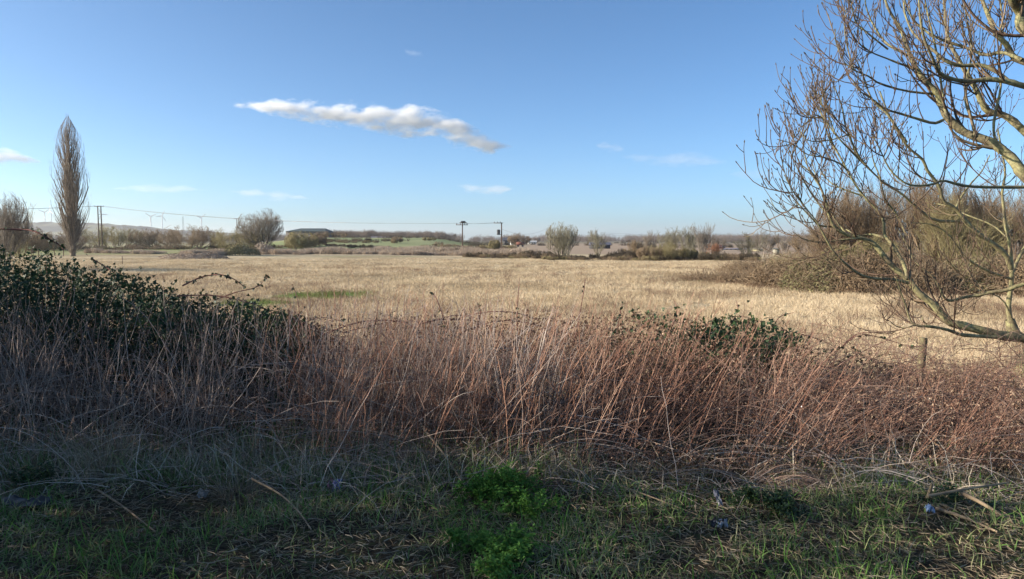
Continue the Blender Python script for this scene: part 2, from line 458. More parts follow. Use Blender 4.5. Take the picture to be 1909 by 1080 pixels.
# ------------------------------------------------------------------ clouds: drifting bodies of vapour above the haze
def cloud(label, pts, Y, dens, seed, depth=140, nscale=.010, group=None):
    """pts: (px, centre py, half thickness px)"""
    pts = np.array(pts, float)
    x = (pts[:, 0] - PW / 2) / FPX * Y
    zc = np.array([at(a, b, Y)[2] for a, b in pts[:, :2]])
    h = pts[:, 2] / FPX * Y
    xs_ = np.linspace(x[0], x[-1], 28)
    zz = np.interp(xs_, x, zc); hh = np.interp(xs_, x, h)
    cx, cz = xs_.mean(), zz.mean()
    prof = np.sqrt(np.clip(1 - np.linspace(-1, 1, 28) ** 6, .02, 1))
    th = np.linspace(0, 2 * math.pi, 16, endpoint=False)
    V = np.stack([np.repeat((xs_ - cx)[:, None], 16, 1), depth * np.cos(th)[None] * prof[:, None], (zz - cz)[:, None] + 1.25 * hh[:, None] * prof[:, None] * np.sin(th)[None]], -1)
    i = np.arange(27)[:, None] * 16; j = np.arange(16)[None]; j2 = (j + 1) % 16
    m = MB(); m.add(V, np.stack([i + j, i + j2, i + 16 + j2, i + 16 + j], -1))
    m.t.append(np.array([[0, b, a] for a, b in [(k, k + 1) for k in range(1, 15)]]))
    m.t.append(np.array([[27 * 16, 27 * 16 + a, 27 * 16 + a + 1] for a in range(1, 15)]))
    x0, x1 = (xs_ - cx)[0], (xs_ - cx)[-1]
    zlo, zhi = (zz - cz).min() - 1, (zz - cz).max() + 1; hmax = hh.max()
    def b(t, N, out):
        tc = N('TexCoord'); sp = N('SeparateXYZ'); t.links.new(tc.outputs['Object'], sp.inputs[0])
        u = N('MapRange'); t.links.new(sp.outputs[0], u.inputs[0]); u.inputs[1].default_value = x0; u.inputs[2].default_value = x1
        def fc(vals):
            f = N('FloatCurve'); c = f.mapping.curves[0]
            us = np.linspace(0, 1, len(vals))
            c.points[0].location = (0, float(vals[0])); c.points[1].location = (1, float(vals[-1]))
            for a, v in list(zip(us, vals))[1:-1]: c.points.new(float(a), float(v))
            f.mapping.update(); t.links.new(u.outputs[0], f.inputs['Value']); return f.outputs[0]
        uu = np.linspace(0, 27, 11).astype(int)
        cn = fc(((zz - cz)[uu] - zlo) / (zhi - zlo)); hn = fc(np.clip(hh[uu] * prof[uu] / hmax, .05, 1))
        c = N('MapRange'); t.links.new(cn, c.inputs[0]); c.inputs[3].default_value = zlo; c.inputs[4].default_value = zhi
        d = N('Math', operation='SUBTRACT'); t.links.new(sp.outputs[2], d.inputs[0]); t.links.new(c.outputs[0], d.inputs[1])
        hm = N('Math', operation='MULTIPLY'); t.links.new(hn, hm.inputs[0]); hm.inputs[1].default_value = float(hmax)
        q = N('Math', operation='DIVIDE'); t.links.new(d.outputs[0], q.inputs[0]); t.links.new(hm.outputs[0], q.inputs[1])
        yq = N('Math', operation='DIVIDE'); t.links.new(sp.outputs[1], yq.inputs[0]); yq.inputs[1].default_value = depth
        ue = N('MapRange'); t.links.new(sp.outputs[0], ue.inputs[0]); ue.inputs[1].default_value = x0; ue.inputs[2].default_value = x1; ue.inputs[3].default_value = -1; ue.inputs[4].default_value = 1
        up_ = N('Math', operation='POWER'); t.links.new(ue.outputs[0], up_.inputs[0]); up_.inputs[1].default_value = 4.0
        cb = N('CombineXYZ'); t.links.new(q.outputs[0], cb.inputs[0]); t.links.new(yq.outputs[0], cb.inputs[1]); t.links.new(up_.outputs[0], cb.inputs[2])
        ln = N('VectorMath', operation='LENGTH'); t.links.new(cb.outputs[0], ln.inputs[0])
        mp = N('Mapping'); t.links.new(tc.outputs['Object'], mp.inputs[0]); mp.inputs['Scale'].default_value = (.55, .8, 1.25); mp.inputs['Location'].default_value = (seed * 37.7, seed * 11.3, 0)
        no = N('TexNoise', i_Scale=nscale, i_Detail=7.0, i_Roughness=.66); t.links.new(mp.outputs[0], no.inputs['Vector'])
        s = N('Math', operation='MULTIPLY_ADD'); t.links.new(no.outputs['Fac'], s.inputs[0]); s.inputs[1].default_value = 4.4; s.inputs[2].default_value = -1.55
        e = N('Math', operation='SUBTRACT'); t.links.new(s.outputs[0], e.inputs[0]); t.links.new(ln.outputs['Value'], e.inputs[1])
        r = N('MapRange', interpolation_type='SMOOTHSTEP'); t.links.new(e.outputs[0], r.inputs[0]); r.inputs[1].default_value = -.30; r.inputs[2].default_value = .65; r.inputs[4].default_value = dens
        v = N('VolumePrincipled', i_Anisotropy=.2); v.inputs['Color'].default_value = (.995, .995, .995, 1)
        t.links.new(r.outputs[0], v.inputs['Density']); t.links.new(v.outputs[0], out.inputs['Volume'])
    mm = mat('cloud_vapour', b)
    o = link('cloud', m.mesh('cloud', mm, True), None, (cx, Y, cz))
    tag(o, label, 'cloud', group)
    return o
cloud('long ragged white cloud trailing down across the middle of the blue sky', [(415, 194, 8), (470, 195, 13), (540, 202, 17), (600, 211, 20), (660, 214, 26), (720, 222, 25), (790, 230, 28), (850, 250, 28), (900, 268, 22), (960, 275, 9)], 4000, .034, 3, 75, .014)
cloud('soft grey bottomed cloud low above the bare trees beside the tall poplar', [(-120, 280, 22), (-40, 286, 22), (20, 292, 14), (80, 302, 5)], 4000, .012, 5, 110, .012)
cloud('small pale smudge of cloud under the long white cloud', [(850, 346, 6), (885, 351, 12), (925, 353, 10), (960, 352, 4)], 4000, .0045, 9, 90, .014)
cloud('faint grey veil of cloud high beyond the bare round field tree', [(1150, 292, 6), (1220, 294, 16), (1290, 298, 14), (1360, 305, 5)], 4000, .0022, 12, 90, .012)
cloud('tiny wisp of cloud just above the faint grey veil', [(1110, 270, 4), (1135, 275, 10), (1165, 279, 4)], 4000, .0028, 14, 80, .018)
cloud('faint streak of cloud touching the tips of the near tree', [(1350, 325, 4), (1410, 324, 12), (1480, 327, 5)], 4000, .0014, 16, 80, .012)
cloud('thin white streak of cloud over the wind turbines', [(215, 352, 3), (270, 351, 10), (330, 352, 8), (390, 354, 3)], 4200, .0028, 18, 90, .016)
cloud('broken white wisp of cloud above the rounded grey tree', [(425, 357, 3), (490, 361, 10), (530, 366, 9), (580, 370, 3)], 4200, .0032, 21, 90, .016)
cloud('tiny white fleck of cloud alone in the upper blue sky', [(755, 95, 3), (776, 99, 8), (795, 103, 3)], 4000, .0022, 24, 60, .02)

# ------------------------------------------------------------------ woody plants
def stems_from(n, W, H, g, lean=.5, base=.15, K=6, r=.05, up=.8):
    a = g.uniform(0, 2 * math.pi, n); rr = base * W * np.sqrt(g.uniform(0, 1, n))
    p0 = np.stack([rr * np.cos(a), rr * np.sin(a), np.zeros(n)], -1)
    th = g.uniform(.05, lean, n)
    d = np.stack([np.sin(th) * np.cos(a), np.sin(th) * np.sin(a), np.cos(th)], -1)
    P = walk(p0, d, H * g.uniform(.45, .75, n), K, up, .25, g)
    return P, r * g.uniform(.6, 1, n)[:, None] * np.linspace(1, .35, K)[None]

def fit(P, Rs, W, H):
    allp = np.concatenate([p.reshape(-1, 3) for p in P])
    zt = np.percentile(allp[:, 2], 99.7); wr = np.percentile(np.abs(allp[:, :2]), 98)
    s = np.array([W / 2 / wr, W / 2 / wr, H / zt])
    return [p * s for p in P], Rs

def clampell(Ps, W, H):
    out = []
    for P in Ps:
        q = P / [W / 2, W / 2, H]; q[..., 2] = (q[..., 2] - .52) / .5
        l = np.linalg.norm(q, axis=-1, keepdims=True); k = np.where(l > 1, l ** -.75, 1)
        q = q * k; q[..., 2] = q[..., 2] * .5 + .52
        out.append(q * [W / 2, W / 2, H])
    return out
def tree_meshes(style, W, H, seed, mt, mw, fine=1.0, rd=.012):
    g = np.random.default_rng(seed)
    th = W * .012
    if style == 'poplar':
        P0 = np.zeros((5, 14, 3)); P0[:, :, 2] = np.linspace(0, H * .97, 14); 
        for i in range(1, 5):
            P0[i, :, 2] = np.linspace(0, H * g.uniform(.72, .9), 14)
            a = i * 1.6; off = np.sin(np.linspace(0, math.pi * .62, 14)) * W * .13; P0[i, :, 0] += off * math.cos(a); P0[i, :, 1] += off * math.sin(a)
        P0[:, 1:, :2] += g.normal(0, .06, (5, 13, 2)).cumsum(1)
        R0 = np.linspace(.48, .03, 14)[None] * np.array([1, .6, .6, .55, .5])[:, None]
        env = lambda p: np.interp(p[:, 2] / H, [0, .05, .15, .3, .5, .7, .88, 1], [.35, .80, 1.05, 1.1, .95, .80, .60, .16]) * W / 2
        P1, R1 = grow(P0, R0, np.array([80, 42, 42, 42, 42]), (.04, .97), (.35, .62), lambda p, t, i: env(p) * 1.9, 8, 1.1, .12, .55, .035, .25, g, 0)
        P2, R2 = grow(P1, R1, 5, (.15, 1), (.25, .5), lambda p, t, i: env(p) * .7 + .3, 6, .9, .12, .5, .011, .4, g, .3)
        P3, R3 = grow(P2, R2, 5, (.2, 1), (.25, .55), .9, 4, .8, .15, .6, .006, .5, g, .3)
        # bushy epicormic skirt round the lower trunk
        P4, R4 = grow(P0[:1, :4], R0[:1, :4], 120, (.0, 1), (.5, 1.1), 3.4, 5, .7, .2, .15, .015, .4, g, .2)
        P5, R5 = grow(P4, R4, 8, (.2, 1), (.3, .9), 1.2, 4, .3, .2, .5, .010, .4, g, .2)
        big = [(P0, R0, 8), (P1, R1, 4)]; small = [(P2, R2), (P3, R3), (P4, R4), (P5, R5)]
        def hug(P):
            e = np.interp(P[..., 2] / H, [0, .03, .07, .15, .22, .30, .38, .53, .69, .84, .92, 1.0], [.2, .30, .60, .86, .94, 1.0, .93, .84, .74, .54, .34, .05]) * W / 2
            r = np.linalg.norm(P[..., :2], axis=-1); rag = g.uniform(.80, 1.22, (len(P), 1))
            k = np.where(r > e * rag, (e * rag / np.maximum(r, 1e-6)) ** .9, 1)
            Q = P.copy(); Q[..., 0] *= k; Q[..., 1] *= k; return Q
        P1, P2, P3, P4, P5 = [hug(p) for p in (P1, P2, P3, P4, P5)]
        big = [(P0, R0, 8), (P1, R1, 4)]; small = [(P2, R2), (P3, R3), (P4, R4), (P5, R5)]
    elif style in ('dome', 'fan'):
        n0 = 16 if style == 'dome' else 6
        P0, R0 = stems_from(n0, W, H, g, .95 if style == 'dome' else .8, .10 if style == 'dome' else .05, 8, th * 1.6, .55)
        P1, R1 = grow(P0, R0, 9, (.2, 1), (.35, .85), H * .48, 8, .65, .2, .6, rd * 2, .3, g, .35)
        P2, R2 = grow(P1, R1, int(6 * fine), (.15, 1), (.3, .8), H * .24, 6, .5, .2, .6, rd * 1.3, .4, g, .4)
        P3, R3 = grow(P2, R2, int(4 * fine), (.2, 1), (.3, .8), H * .12, 4, .4, .2, .6, rd, .5, g, .3)
        (P0, P1, P2, P3), _ = fit([P0, P1, P2, P3], None, W * 1.1, H * 1.03)
        P0, P1, P2, P3 = clampell([P0, P1, P2, P3], W, H)
        big = None; small = [(P0, R0), (P1, R1), (P2, R2), (P3, R3)]
    elif style == 'upright':
        P0, R0 = stems_from(7, W, H, g, .35, .12, 8, th * 1.4, .8)
        P1, R1 = grow(P0, R0, 10, (.15, 1), (.25, .55), H * .42, 7, .8, .15, .6, rd * 2, .3, g, .4)
        P2, R2 = grow(P1, R1, int(6 * fine), (.15, 1), (.25, .6), H * .2, 5, .6, .2, .6, rd * 1.2, .4, g, .4)
        P3, R3 = grow(P2, R2, int(5 * fine), (.2, 1), (.3, .7), H * .09, 4, .4, .2, .6, rd * .9, .5, g, .3)
        (P0, P1, P2, P3), _ = fit([P0, P1, P2, P3], None, W, H)
        big = None; small = [(P0, R0), (P1, R1), (P2, R2), (P3, R3)]
    else:  # shrub: twiggy from the ground up
        P0, R0 = stems_from(26, W, H, g, 1.25, .42, 6, th * .6, .35)
        P1, R1 = grow(P0, R0, 9, (.1, 1), (.4, 1.1), H * .42, 6, .35, .3, .6, rd * 1.5, .35, g, .3)
        P2, R2 = grow(P1, R1, int(9 * fine), (.1, 1), (.4, 1.2), H * .22, 4, .25, .3, .6, rd * 1.2, .4, g, .3)
        P3, R3 = grow(P2, R2, int(3 * fine), (.2, 1), (.4, 1.2), H * .11, 3, .2, .3, .6, rd, .5, g, .3)
        (P0, P1, P2, P3), _ = fit([P0, P1, P2, P3], None, W * 1.1, H * 1.05)
        P0, P1, P2, P3 = clampell([P0, P1, P2, P3], W, H)
        big = [(P0, R0, 4)]; small = [(P1, R1), (P2, R2), (P3, R3)]
    a = MB()
    if big is None:
        Pt = np.array([[0, 0, -.1], [.01 * W, 0, H * .08], [-.01 * W, .01 * W, H * .18], [0, 0, H * .32]]); big = [(Pt[None], th * np.array([[2.4, 1.9, 1.6, .9]]), 8)]
    for P, Rr, s in big:
        if len(P): tubes(a, P, Rr, s)
    b = MB()
    for P, Rr in small: tubes(b, P, Rr, 3)
    return a.mesh('trunk', M[mt], True), b.mesh('crown', M[mw])

def place_tree(name, label, cat, px, pyb, pyt, wpx, style, seed, mt='trunk', mw='twig_grey', group=None, fine=1.0, Y=None, scale_rad=1):
    if Y is None:
        b = gp(px, pyb)
    else: b = at(px, pyb, Y)
    Y = b[1]; W = wpx / FPX * Y; H = at(px, pyt, Y)[2] - gz(b[0], Y)
    t = thing(name, label, cat, (b[0], Y, float(gz(b[0], Y)) - .05), group)
    m1, m2 = tree_meshes(style, W, float(H), seed, mt, mw, fine, max(.008, Y * .00011))
    o = link('stems' if style == 'shrub' else 'trunk', m1, t)
    if style == 'shrub': o['kind'] = 'stuff'
    link('crown', m2, t)
    return t

place_tree('poplar_tree', 'tall slender bare poplar standing alone at the edge of the field', 'tree', 136, 478, 219, 74, 'poplar', 11, 'trunk', 'twig_grey')
place_tree('bare_tree', 'rounded grey bare tree rising above brown shrubs', 'tree', 487, 466, 388, 84, 'dome', 21, 'trunk', 'twig_grey', fine=1.1)
place_tree('bare_tree', 'pale fan shaped bare tree beside the thin lone pole', 'tree', 1049, 483, 413, 66, 'dome', 22, 'trunk', 'twig_pale', fine=.9)
place_tree('bare_tree', 'smaller forked bare tree with two dark trunks next to the pale fan tree', 'tree', 1113, 481, 426, 58, 'fan', 23, 'trunk', 'twig_pale', fine=.9)
FB = 'bare trees along the far field edge'
place_tree('bare_tree', 'thin sparse bare tree leaning at the west end of the brown thicket', 'tree', 1212, 477, 429, 26, 'upright', 24, 'trunk', 'twig_grey', FB, .5)
place_tree('bare_tree', 'wide many stemmed bare tree above the olive thicket', 'tree', 1241, 482, 424, 50, 'upright', 25, 'trunk', 'twig_pale', FB, .9)
place_tree('bare_tree', 'upright bare tree with bundled stems just west of the tallest one', 'tree', 1287, 483, 421, 42, 'upright', 26, 'trunk', 'twig_pale', FB, .8)
place_tree('bare_tree', 'tallest of the field edge trees, ragged with one high tip', 'tree', 1307, 484, 415, 36, 'upright', 27, 'trunk', 'twig_grey', FB, .8)
place_tree('hawthorn_bush', 'reddish brown bush with dark fanned stems below the tallest ragged tree', 'bush', 1329, 481, 452, 34, 'fan', 28, 'trunk', 'twig_red', None, 1)
place_tree('bare_tree', 'low pale bare tree behind the reddish bush', 'tree', 1338, 470, 440, 34, 'upright', 29, 'trunk', 'twig_grey', FB, .6)
place_tree('bare_tree', 'forked bare tree with broad pale crown before the houses', 'tree', 1396, 484, 432, 50, 'upright', 30, 'trunk', 'twig_pale', FB, .8)
place_tree('bare_tree', 'broad bare tree with mauve top behind the yellowish sheds', 'tree', 1424, 481, 426, 54, 'upright', 31, 'trunk', 'twig_grey', FB, .9)
place_tree('bare_tree', 'slim bare tree between the mauve topped tree and the concrete block hut', 'tree', 1462, 474, 439, 24, 'upright', 32, 'trunk', 'twig_grey', FB, .6)
place_tree('bare_tree', 'greyish bare tree just past the concrete block hut', 'tree', 1487, 474, 436, 34, 'upright', 33, 'trunk', 'twig_grey', FB, .8)
place_tree('bare_tree', 'bare tree half hidden by the brown thicket and near twigs', 'tree', 1516, 474, 428, 44, 'upright', 34, 'trunk', 'twig_grey', FB, .8)
place_tree('bare_tree', 'tangled bare tree at the edge of the photo behind the brambles', 'tree', -8, 498, 345, 110, 'dome', 35, 'trunk', 'twig_grey', None, 1.0, Y=70)
place_tree('bare_tree', 'thin bare sapling beside the tangled tree at the photo edge', 'tree', 36, 490, 378, 44, 'upright', 36, 'trunk', 'twig_olive', None, .8, Y=74)
place_tree('bare_tree', 'small spiky hawthorn tree half way along the far hedge', 'tree', 1183, 476, 446, 26, 'fan', 37, 'trunk', 'twig_brown', None, .7)
place_tree('bare_tree', 'hazy bare tree behind the small farm buildings', 'tree', 968, 458, 434, 42, 'dome', 38, 'trunk', 'twig_brown', None, .8, Y=420)

SH = 'rounded shrubs along the far field edge'
shr = [('olive brown shrub mass spreading below the twin pole', 215, 462, 420, 110, 41, 'twig_olive'),
       ('brown shrub between the twin pole and the lattice mast', 290, 462, 426, 90, 42, 'twig_brown'),
       ('dense brown shrub below the lattice mast', 352, 465, 419, 110, 43, 'twig_brown'),
       ('low olive shrub hugging the foot of the rounded grey tree', 437, 466, 424, 96, 44, 'twig_olive'),
       ('round yellow olive shrub in front of the long barn', 562, 468, 431, 60, 45, 'twig_olive'),
       ('small brown shrub right beside the round yellow olive one', 590, 464, 436, 40, 46, 'twig_brown'),
       ('broad brown shrub covering the far end of the barn', 618, 458, 431, 60, 56, 'twig_brown'),
       ('low bush beside the poplar foot', 110, 468, 432, 90, 47, 'twig_brown'),
       ('lone small bush at the end of the low dark shed', 740, 462, 441, 26, 48, 'twig_brown'),
       ('pale green bush halfway between shed and utility pole', 800, 460, 442, 26, 49, 'twig_olive'),
       ('rounded olive bush just left of the transformer pole', 922, 466, 447, 22, 50, 'twig_olive'),
       ('olive thicket in the middle of the far tree row', 1240, 486, 450, 70, 51, 'twig_olive'),
       ('brown bramble thicket at the foot of the sparse leaning tree', 1212, 486, 458, 50, 52, 'twig_brown'),
       ('pale tangled bush below the upright bundled tree', 1281, 486, 461, 40, 53, 'twig_olive'),
       ('low brown bush west of the poplar among the saplings', 40, 476, 420, 90, 54, 'twig_brown'),
       ('dark low bush near the kink in the far hedge', 1000, 480, 466, 60, 55, 'scrub_dark')]
for lab, px, pb, ptp, wp, sd_, mw in shr:
    place_tree('shrub', lab, 'shrub', px, pb, ptp, wp, 'shrub', sd_, 'trunk', mw, SH, .9)

# ------------------------------------------------------------------ instanced stuff
def scatter(name, protos, pts, rotz, scl, kind='stuff', label=None, tilt=None):
    col = bpy.data.collections.new(name + '_kinds')
    for i, me in enumerate(protos):
        o = bpy.data.objects.new('%s_kind' % name, me); col.objects.link(o)
    n = len(pts)
    me = bpy.data.meshes.new(name); me.vertices.add(n); me.vertices.foreach_set('co', np.asarray(pts, np.float32).ravel())
    rot = np.zeros((n, 3), np.float32); rot[:, 2] = rotz
    if tilt is not None: rot[:, :2] = tilt
    scl = np.asarray(scl, np.float32); scl = np.repeat(scl[:, None], 3, 1) if scl.ndim == 1 else scl
    for nm, ty, d in (('rot', 'FLOAT_VECTOR', rot), ('scl', 'FLOAT_VECTOR', scl)):
        a = me.attributes.new(nm, ty, 'POINT'); a.data.foreach_set('vector', d.ravel())
    a = me.attributes.new('pick', 'INT', 'POINT'); a.data.foreach_set('value', np.random.default_rng(3).integers(0, len(protos), n).astype(np.int32))
    o = link(name, me)
    ng = bpy.data.node_groups.new(name, 'GeometryNodeTree')
    ng.interface.new_socket('Geometry', in_out='INPUT', socket_type='NodeSocketGeometry'); ng.interface.new_socket('Geometry', in_out='OUTPUT', socket_type='NodeSocketGeometry')
    nn = ng.nodes; gi = nn.new('NodeGroupInput'); go = nn.new('NodeGroupOutput')
    ip = nn.new('GeometryNodeInstanceOnPoints'); ci = nn.new('GeometryNodeCollectionInfo')
    ci.inputs['Collection'].default_value = col; ci.inputs['Separate Children'].default_value = True; ci.inputs['Reset Children'].default_value = True
    def na(nm, ty):
        a = nn.new('GeometryNodeInputNamedAttribute'); a.data_type = ty; a.inputs[0].default_value = nm; return a.outputs[0]
    L = ng.links.new
    L(gi.outputs[0], ip.inputs['Points']); L(ci.outputs[0], ip.inputs['Instance']); ip.inputs['Pick Instance'].default_value = True
    L(na('pick', 'INT'), ip.inputs['Instance Index']); L(na('rot', 'FLOAT_VECTOR'), ip.inputs['Rotation']); L(na('scl', 'FLOAT_VECTOR'), ip.inputs['Scale'])
    L(ip.outputs[0], go.inputs[0])
    md = o.modifiers.new('scatter', 'NODES'); md.node_group = ng
    tag(o, label, None, None, kind)
    return o

def tuft(n, H, spread, mt, seed, lean=.6, w=.004, K=4, up=-.3):
    g = np.random.default_rng(seed)
    a = g.uniform(0, 2 * math.pi, n); r = spread * np.sqrt(g.uniform(0, 1, n))
    p0 = np.stack([r * np.cos(a), r * np.sin(a), np.zeros(n)], -1)
    th = g.uniform(.02, lean, n); b = g.uniform(0, 2 * math.pi, n)
    d = np.stack([np.sin(th) * np.cos(b), np.sin(th) * np.sin(b), np.cos(th)], -1)
    P = walk(p0, d, H * g.uniform(.4, 1.1, n), K, up, .2, g)
    W = w * g.uniform(.6, 1.3, n)[:, None] * np.linspace(1, .15, K)[None]
    return ribbons(MB(), P, W, np.cross(d, g.normal(0, 1, (n, 3)))).mesh('tuft', M[mt])

def ring_pts(n, y0, y1, g, k=.78, p=1.0, xr=None):
    """points on the field, thinning with distance"""
    y = y0 * (y1 / y0) ** (g.uniform(0, 1, n) ** p)
    x = g.uniform(-k, k, n) * y
    return x, y

g = np.random.default_rng(5)
# field grass: matted dead tufts, denser near the road
x, y = ring_pts(21000, 8.8, 118, g, .78, .85)
green = np.zeros(len(x), bool)
for (px, py, rx, ry) in [(600, 551, 95, 7), (470, 566, 70, 7), (1790, 547, 90, 9)]:
    c = gp(px, py); dx = gp(px + rx, py)[0] - c[0]; dy = abs(gp(px, py - ry)[1] - c[1])
    green |= (((x - c[0]) / dx) ** 2 + ((y - c[1]) / dy) ** 2) < .9 + .4 * wave(x, y, 1.5)
pts = np.stack([x, y, gz(x, y)], -1)
sc = np.clip(.55 + y / 45, .6, 2.2) * g.uniform(.6, 1.2, len(x)) * (1 + .3 * wave(x, y, .4))
protos = [tuft(70, .26, .42, 'field_grass', 60 + i, 1.2, .006, 3, -.5) for i in range(4)]
scatter('field_grass', protos, pts[~green], g.uniform(0, 6.3, (~green).sum()), np.stack([sc, sc, np.minimum(sc, 1.1)], -1)[~green], label='matted tan dead grass covering the open field')
protos = [tuft(60, .22, .4, 'green_tuft', 70 + i, 1.0, .006, 3, -.3) for i in range(3)]
scatter('green_grass', protos, pts[green], g.uniform(0, 6.3, green.sum()), sc[green] * .8, label='patches of fresh green grass growing in the tan field')
x, y = ring_pts(5200, 9.2, 85, g, .78, .9)
mk = wave(x, y, .3, 3.) + .4 * wave(x, y, 1.1, 1.) > .0
x, y = x[mk], y[mk]
weeds = []
for i in range(3):
    gg = np.random.default_rng(80 + i)
    P, Rr = stems_from(16, .6, .75, gg, .7, .5, 5, .004, .1)
    P2, R2 = grow(P, Rr, 4, (.5, 1), (.3, .8), .14, 3, .2, .2, .8, .002, .6, gg, .2)
    m = MB(); tubes(m, P, Rr, 3); tubes(m, P2, R2, 3)
    pp = P2[:, -1]; n = len(pp)
    leaves(m, pp, gg.normal(0, 1, (n, 3)), gg.normal(0, 1, (n, 3)), gg.uniform(.02, .035, n), gg.uniform(.008, .014, n))
    weeds.append(m.mesh('weed', M['dead_leaf']))
scatter('field_weeds', weeds, np.stack([x, y, gz(x, y)], -1), g.uniform(0, 6.3, len(x)), g.uniform(.5, 1.0, len(x)), label='scattered dark dead weeds in the tan field')

# scrub, reeds and hedge strips beyond the field
def small_shrub(W, H, mw, seed, fine=.6):
    a, b = tree_meshes('shrub', W, H, seed, 'trunk', mw, fine); return b
def strip(name, label, segs, protos, n, seed, smin=.6, smax=1.2):
    g = np.random.default_rng(seed); P = []
    tot = sum(abs(s[2] - s[0]) for s in segs)
    for (pxa, pya, pxb, pyb, thick) in segs:
        k = int(n * abs(pxb - pxa) / tot); t = g.uniform(0, 1, k)
        A, B = gp(pxa, pya), gp(pxb, pyb)
        q = A[None] * (1 - t[:, None]) + B[None] * t[:, None]
        q[:, 1] += g.uniform(0, thick, k) ; q[:, 2] = gz(q[:, 0], q[:, 1]) - .05; P.append(q)
    P = np.concatenate(P); s = g.uniform(smin, smax, len(P)) * (.75 + .5 * wave(P[:, 0] * .35, P[:, 1] * .2, 1., seed))
    return scatter(name, protos, P, g.uniform(0, 6.3, len(P)), s, label=label)
br = [small_shrub(3.4, 1.2 + .25 * i, ['twig_brown', 'twig_olive', 'twig_brown', 'scrub_dark'][i], 90 + i, .4) for i in range(4)]
dk = [small_shrub(3.4, 1.5, 'scrub_dark', 93 + i, .45) for i in range(3)]
def reedm(seed):
    g = np.random.default_rng(seed); n = 260
    a = g.uniform(0, 6.28, n); r = 1.6 * np.sqrt(g.uniform(0, 1, n)); p0 = np.stack([r * np.cos(a), r * np.sin(a), 0 * a], -1)
    P = walk(p0, np.stack([g.normal(.1, .15, n), g.normal(0, .15, n), np.ones(n)], -1), g.uniform(1.0, 1.9, n), 4, -.1, .2, g)
    m = MB(); ribbons(m, P, .022 * np.array([1, .9, 1.4, .5])[None] * g.uniform(.6, 1.2, n)[:, None], g.normal(0, 1, (n, 3)))
    return m.mesh('reeds', M['reed'])
rd = [reedm(97 + i) for i in range(3)]
strip('hedgerow_scrub', 'low brown scrub along the far field boundary', [(860, 481, 1010, 483, 14), (1010, 486, 1420, 488, 5)], br, 300, 1, .2, .8)
strip('hedgerow_scrub', 'dark bramble hedge at the field edge, its east stretch standing in for the ditch shadow', [(560, 467, 740, 472, 8), (740, 472, 860, 474, 8), (1000, 484, 1190, 485, 8), (1295, 485, 1415, 486, 5), (600, 464, 720, 468, 8)], dk, 330, 2, .3, .9)  # dark scrub on the east stretch stands in for the ditch's shadow
strip('reed_bed', 'pale mauve reeds and dead stalks along the ditch beyond the field', [(400, 474, 560, 476, 12), (560, 474, 860, 477, 16), (860, 477, 1000, 480, 14), (330, 476, 400, 478, 6), (600, 471, 1000, 474, 24), (160, 472, 280, 474, 8)], rd, 1100, 3, .5, .95)
strip('hedgerow_scrub', 'brown scrub on the rough land beyond the ditch', [(0, 468, 300, 466, 25), (290, 466, 560, 466, 25), (780, 466, 960, 466, 40), (560, 462, 700, 462, 30), (1180, 474, 1330, 476, 20)], br, 380, 4, .5, 1.2)
far_shr = [small_shrub(9, 7, 'wood_mauve', 101 + i, .35) for i in range(3)]
far_shr_d = [small_shrub(9, 6, 'scrub_dark', 105 + i, .35) for i in range(2)]
def farstrip(name, label, segs, protos, n, seed, smin, smax):
    """segs: px0, px1, distance0, distance1"""
    g = np.random.default_rng(seed); P = []
    tot = sum(abs(s[1] - s[0]) for s in segs)
    for (a, b, d0, d1) in segs:
        k = int(n * abs(b - a) / tot); Y = g.uniform(d0, d1, k); px = g.uniform(a, b, k)
        P.append(np.stack([(px - PW / 2) / FPX * Y, Y, gz((px - PW / 2) / FPX * Y, Y) - .3], -1))
    P = np.concatenate(P); s = g.uniform(smin, smax, len(P))
    return scatter(name, protos, P, g.uniform(0, 6.3, len(P)), s, label=label)
farstrip('woodland', 'brown mauve leafless wood behind the green pasture', [(590, 700, 520, 640), (640, 840, 560, 720)], far_shr, 460, 5, .55, 1.0)
farstrip('woodland', 'belt of far grey woodland along the horizon', [(780, 1500, 1000, 1500), (1200, 1500, 900, 1200), (260, 620, 1000, 1500), (-60, 300, 1200, 1700), (1500, 2300, 900, 1500)], far_shr, 1100, 6, 1.2, 1.9)
farstrip('far_hedges', 'thin dark hedges dividing the distant fields', [(740, 1000, 480, 492), (1000, 1300, 400, 412), (600, 760, 330, 336), (700, 900, 410, 416), (860, 1500, 700, 720), (1180, 1420, 300, 306), (860, 930, 330, 340)], far_shr_d, 420, 7, .2, .38)

# tree clumps on the skyline
SK = 'small round trees on the skyline'
for i, (px, py, wp, lab) in enumerate([(700, 434, 16, 'first round skyline tree past the brown wood'), (783, 433, 12, 'tiny round skyline tree west of the utility pole'), (798, 432, 14, 'second tiny round skyline tree beside its twin'), (815, 431, 14, 'tallest of the round skyline trees near the utility pole'), (822, 434, 12, 'small skyline tree touching the tallest one'), (848, 435, 8, 'spindly skyline tree next to the utility pole'),
                                       (1000, 442, 14, 'round skyline tree east of the farm buildings'), (1160, 447, 13, 'round skyline tree east of the forked bare tree'), (1172, 446, 12, 'pale skyline tree between two rounder ones'), (1195, 447, 15, 'round skyline tree next to the sparse leaning tree')]):
    place_tree('skyline_tree', lab, 'tree', px, 452, py, wp, 'fan' if i % 2 else 'dome', 120 + i, 'trunk', 'wood_mauve', SK, .5, Y=900)

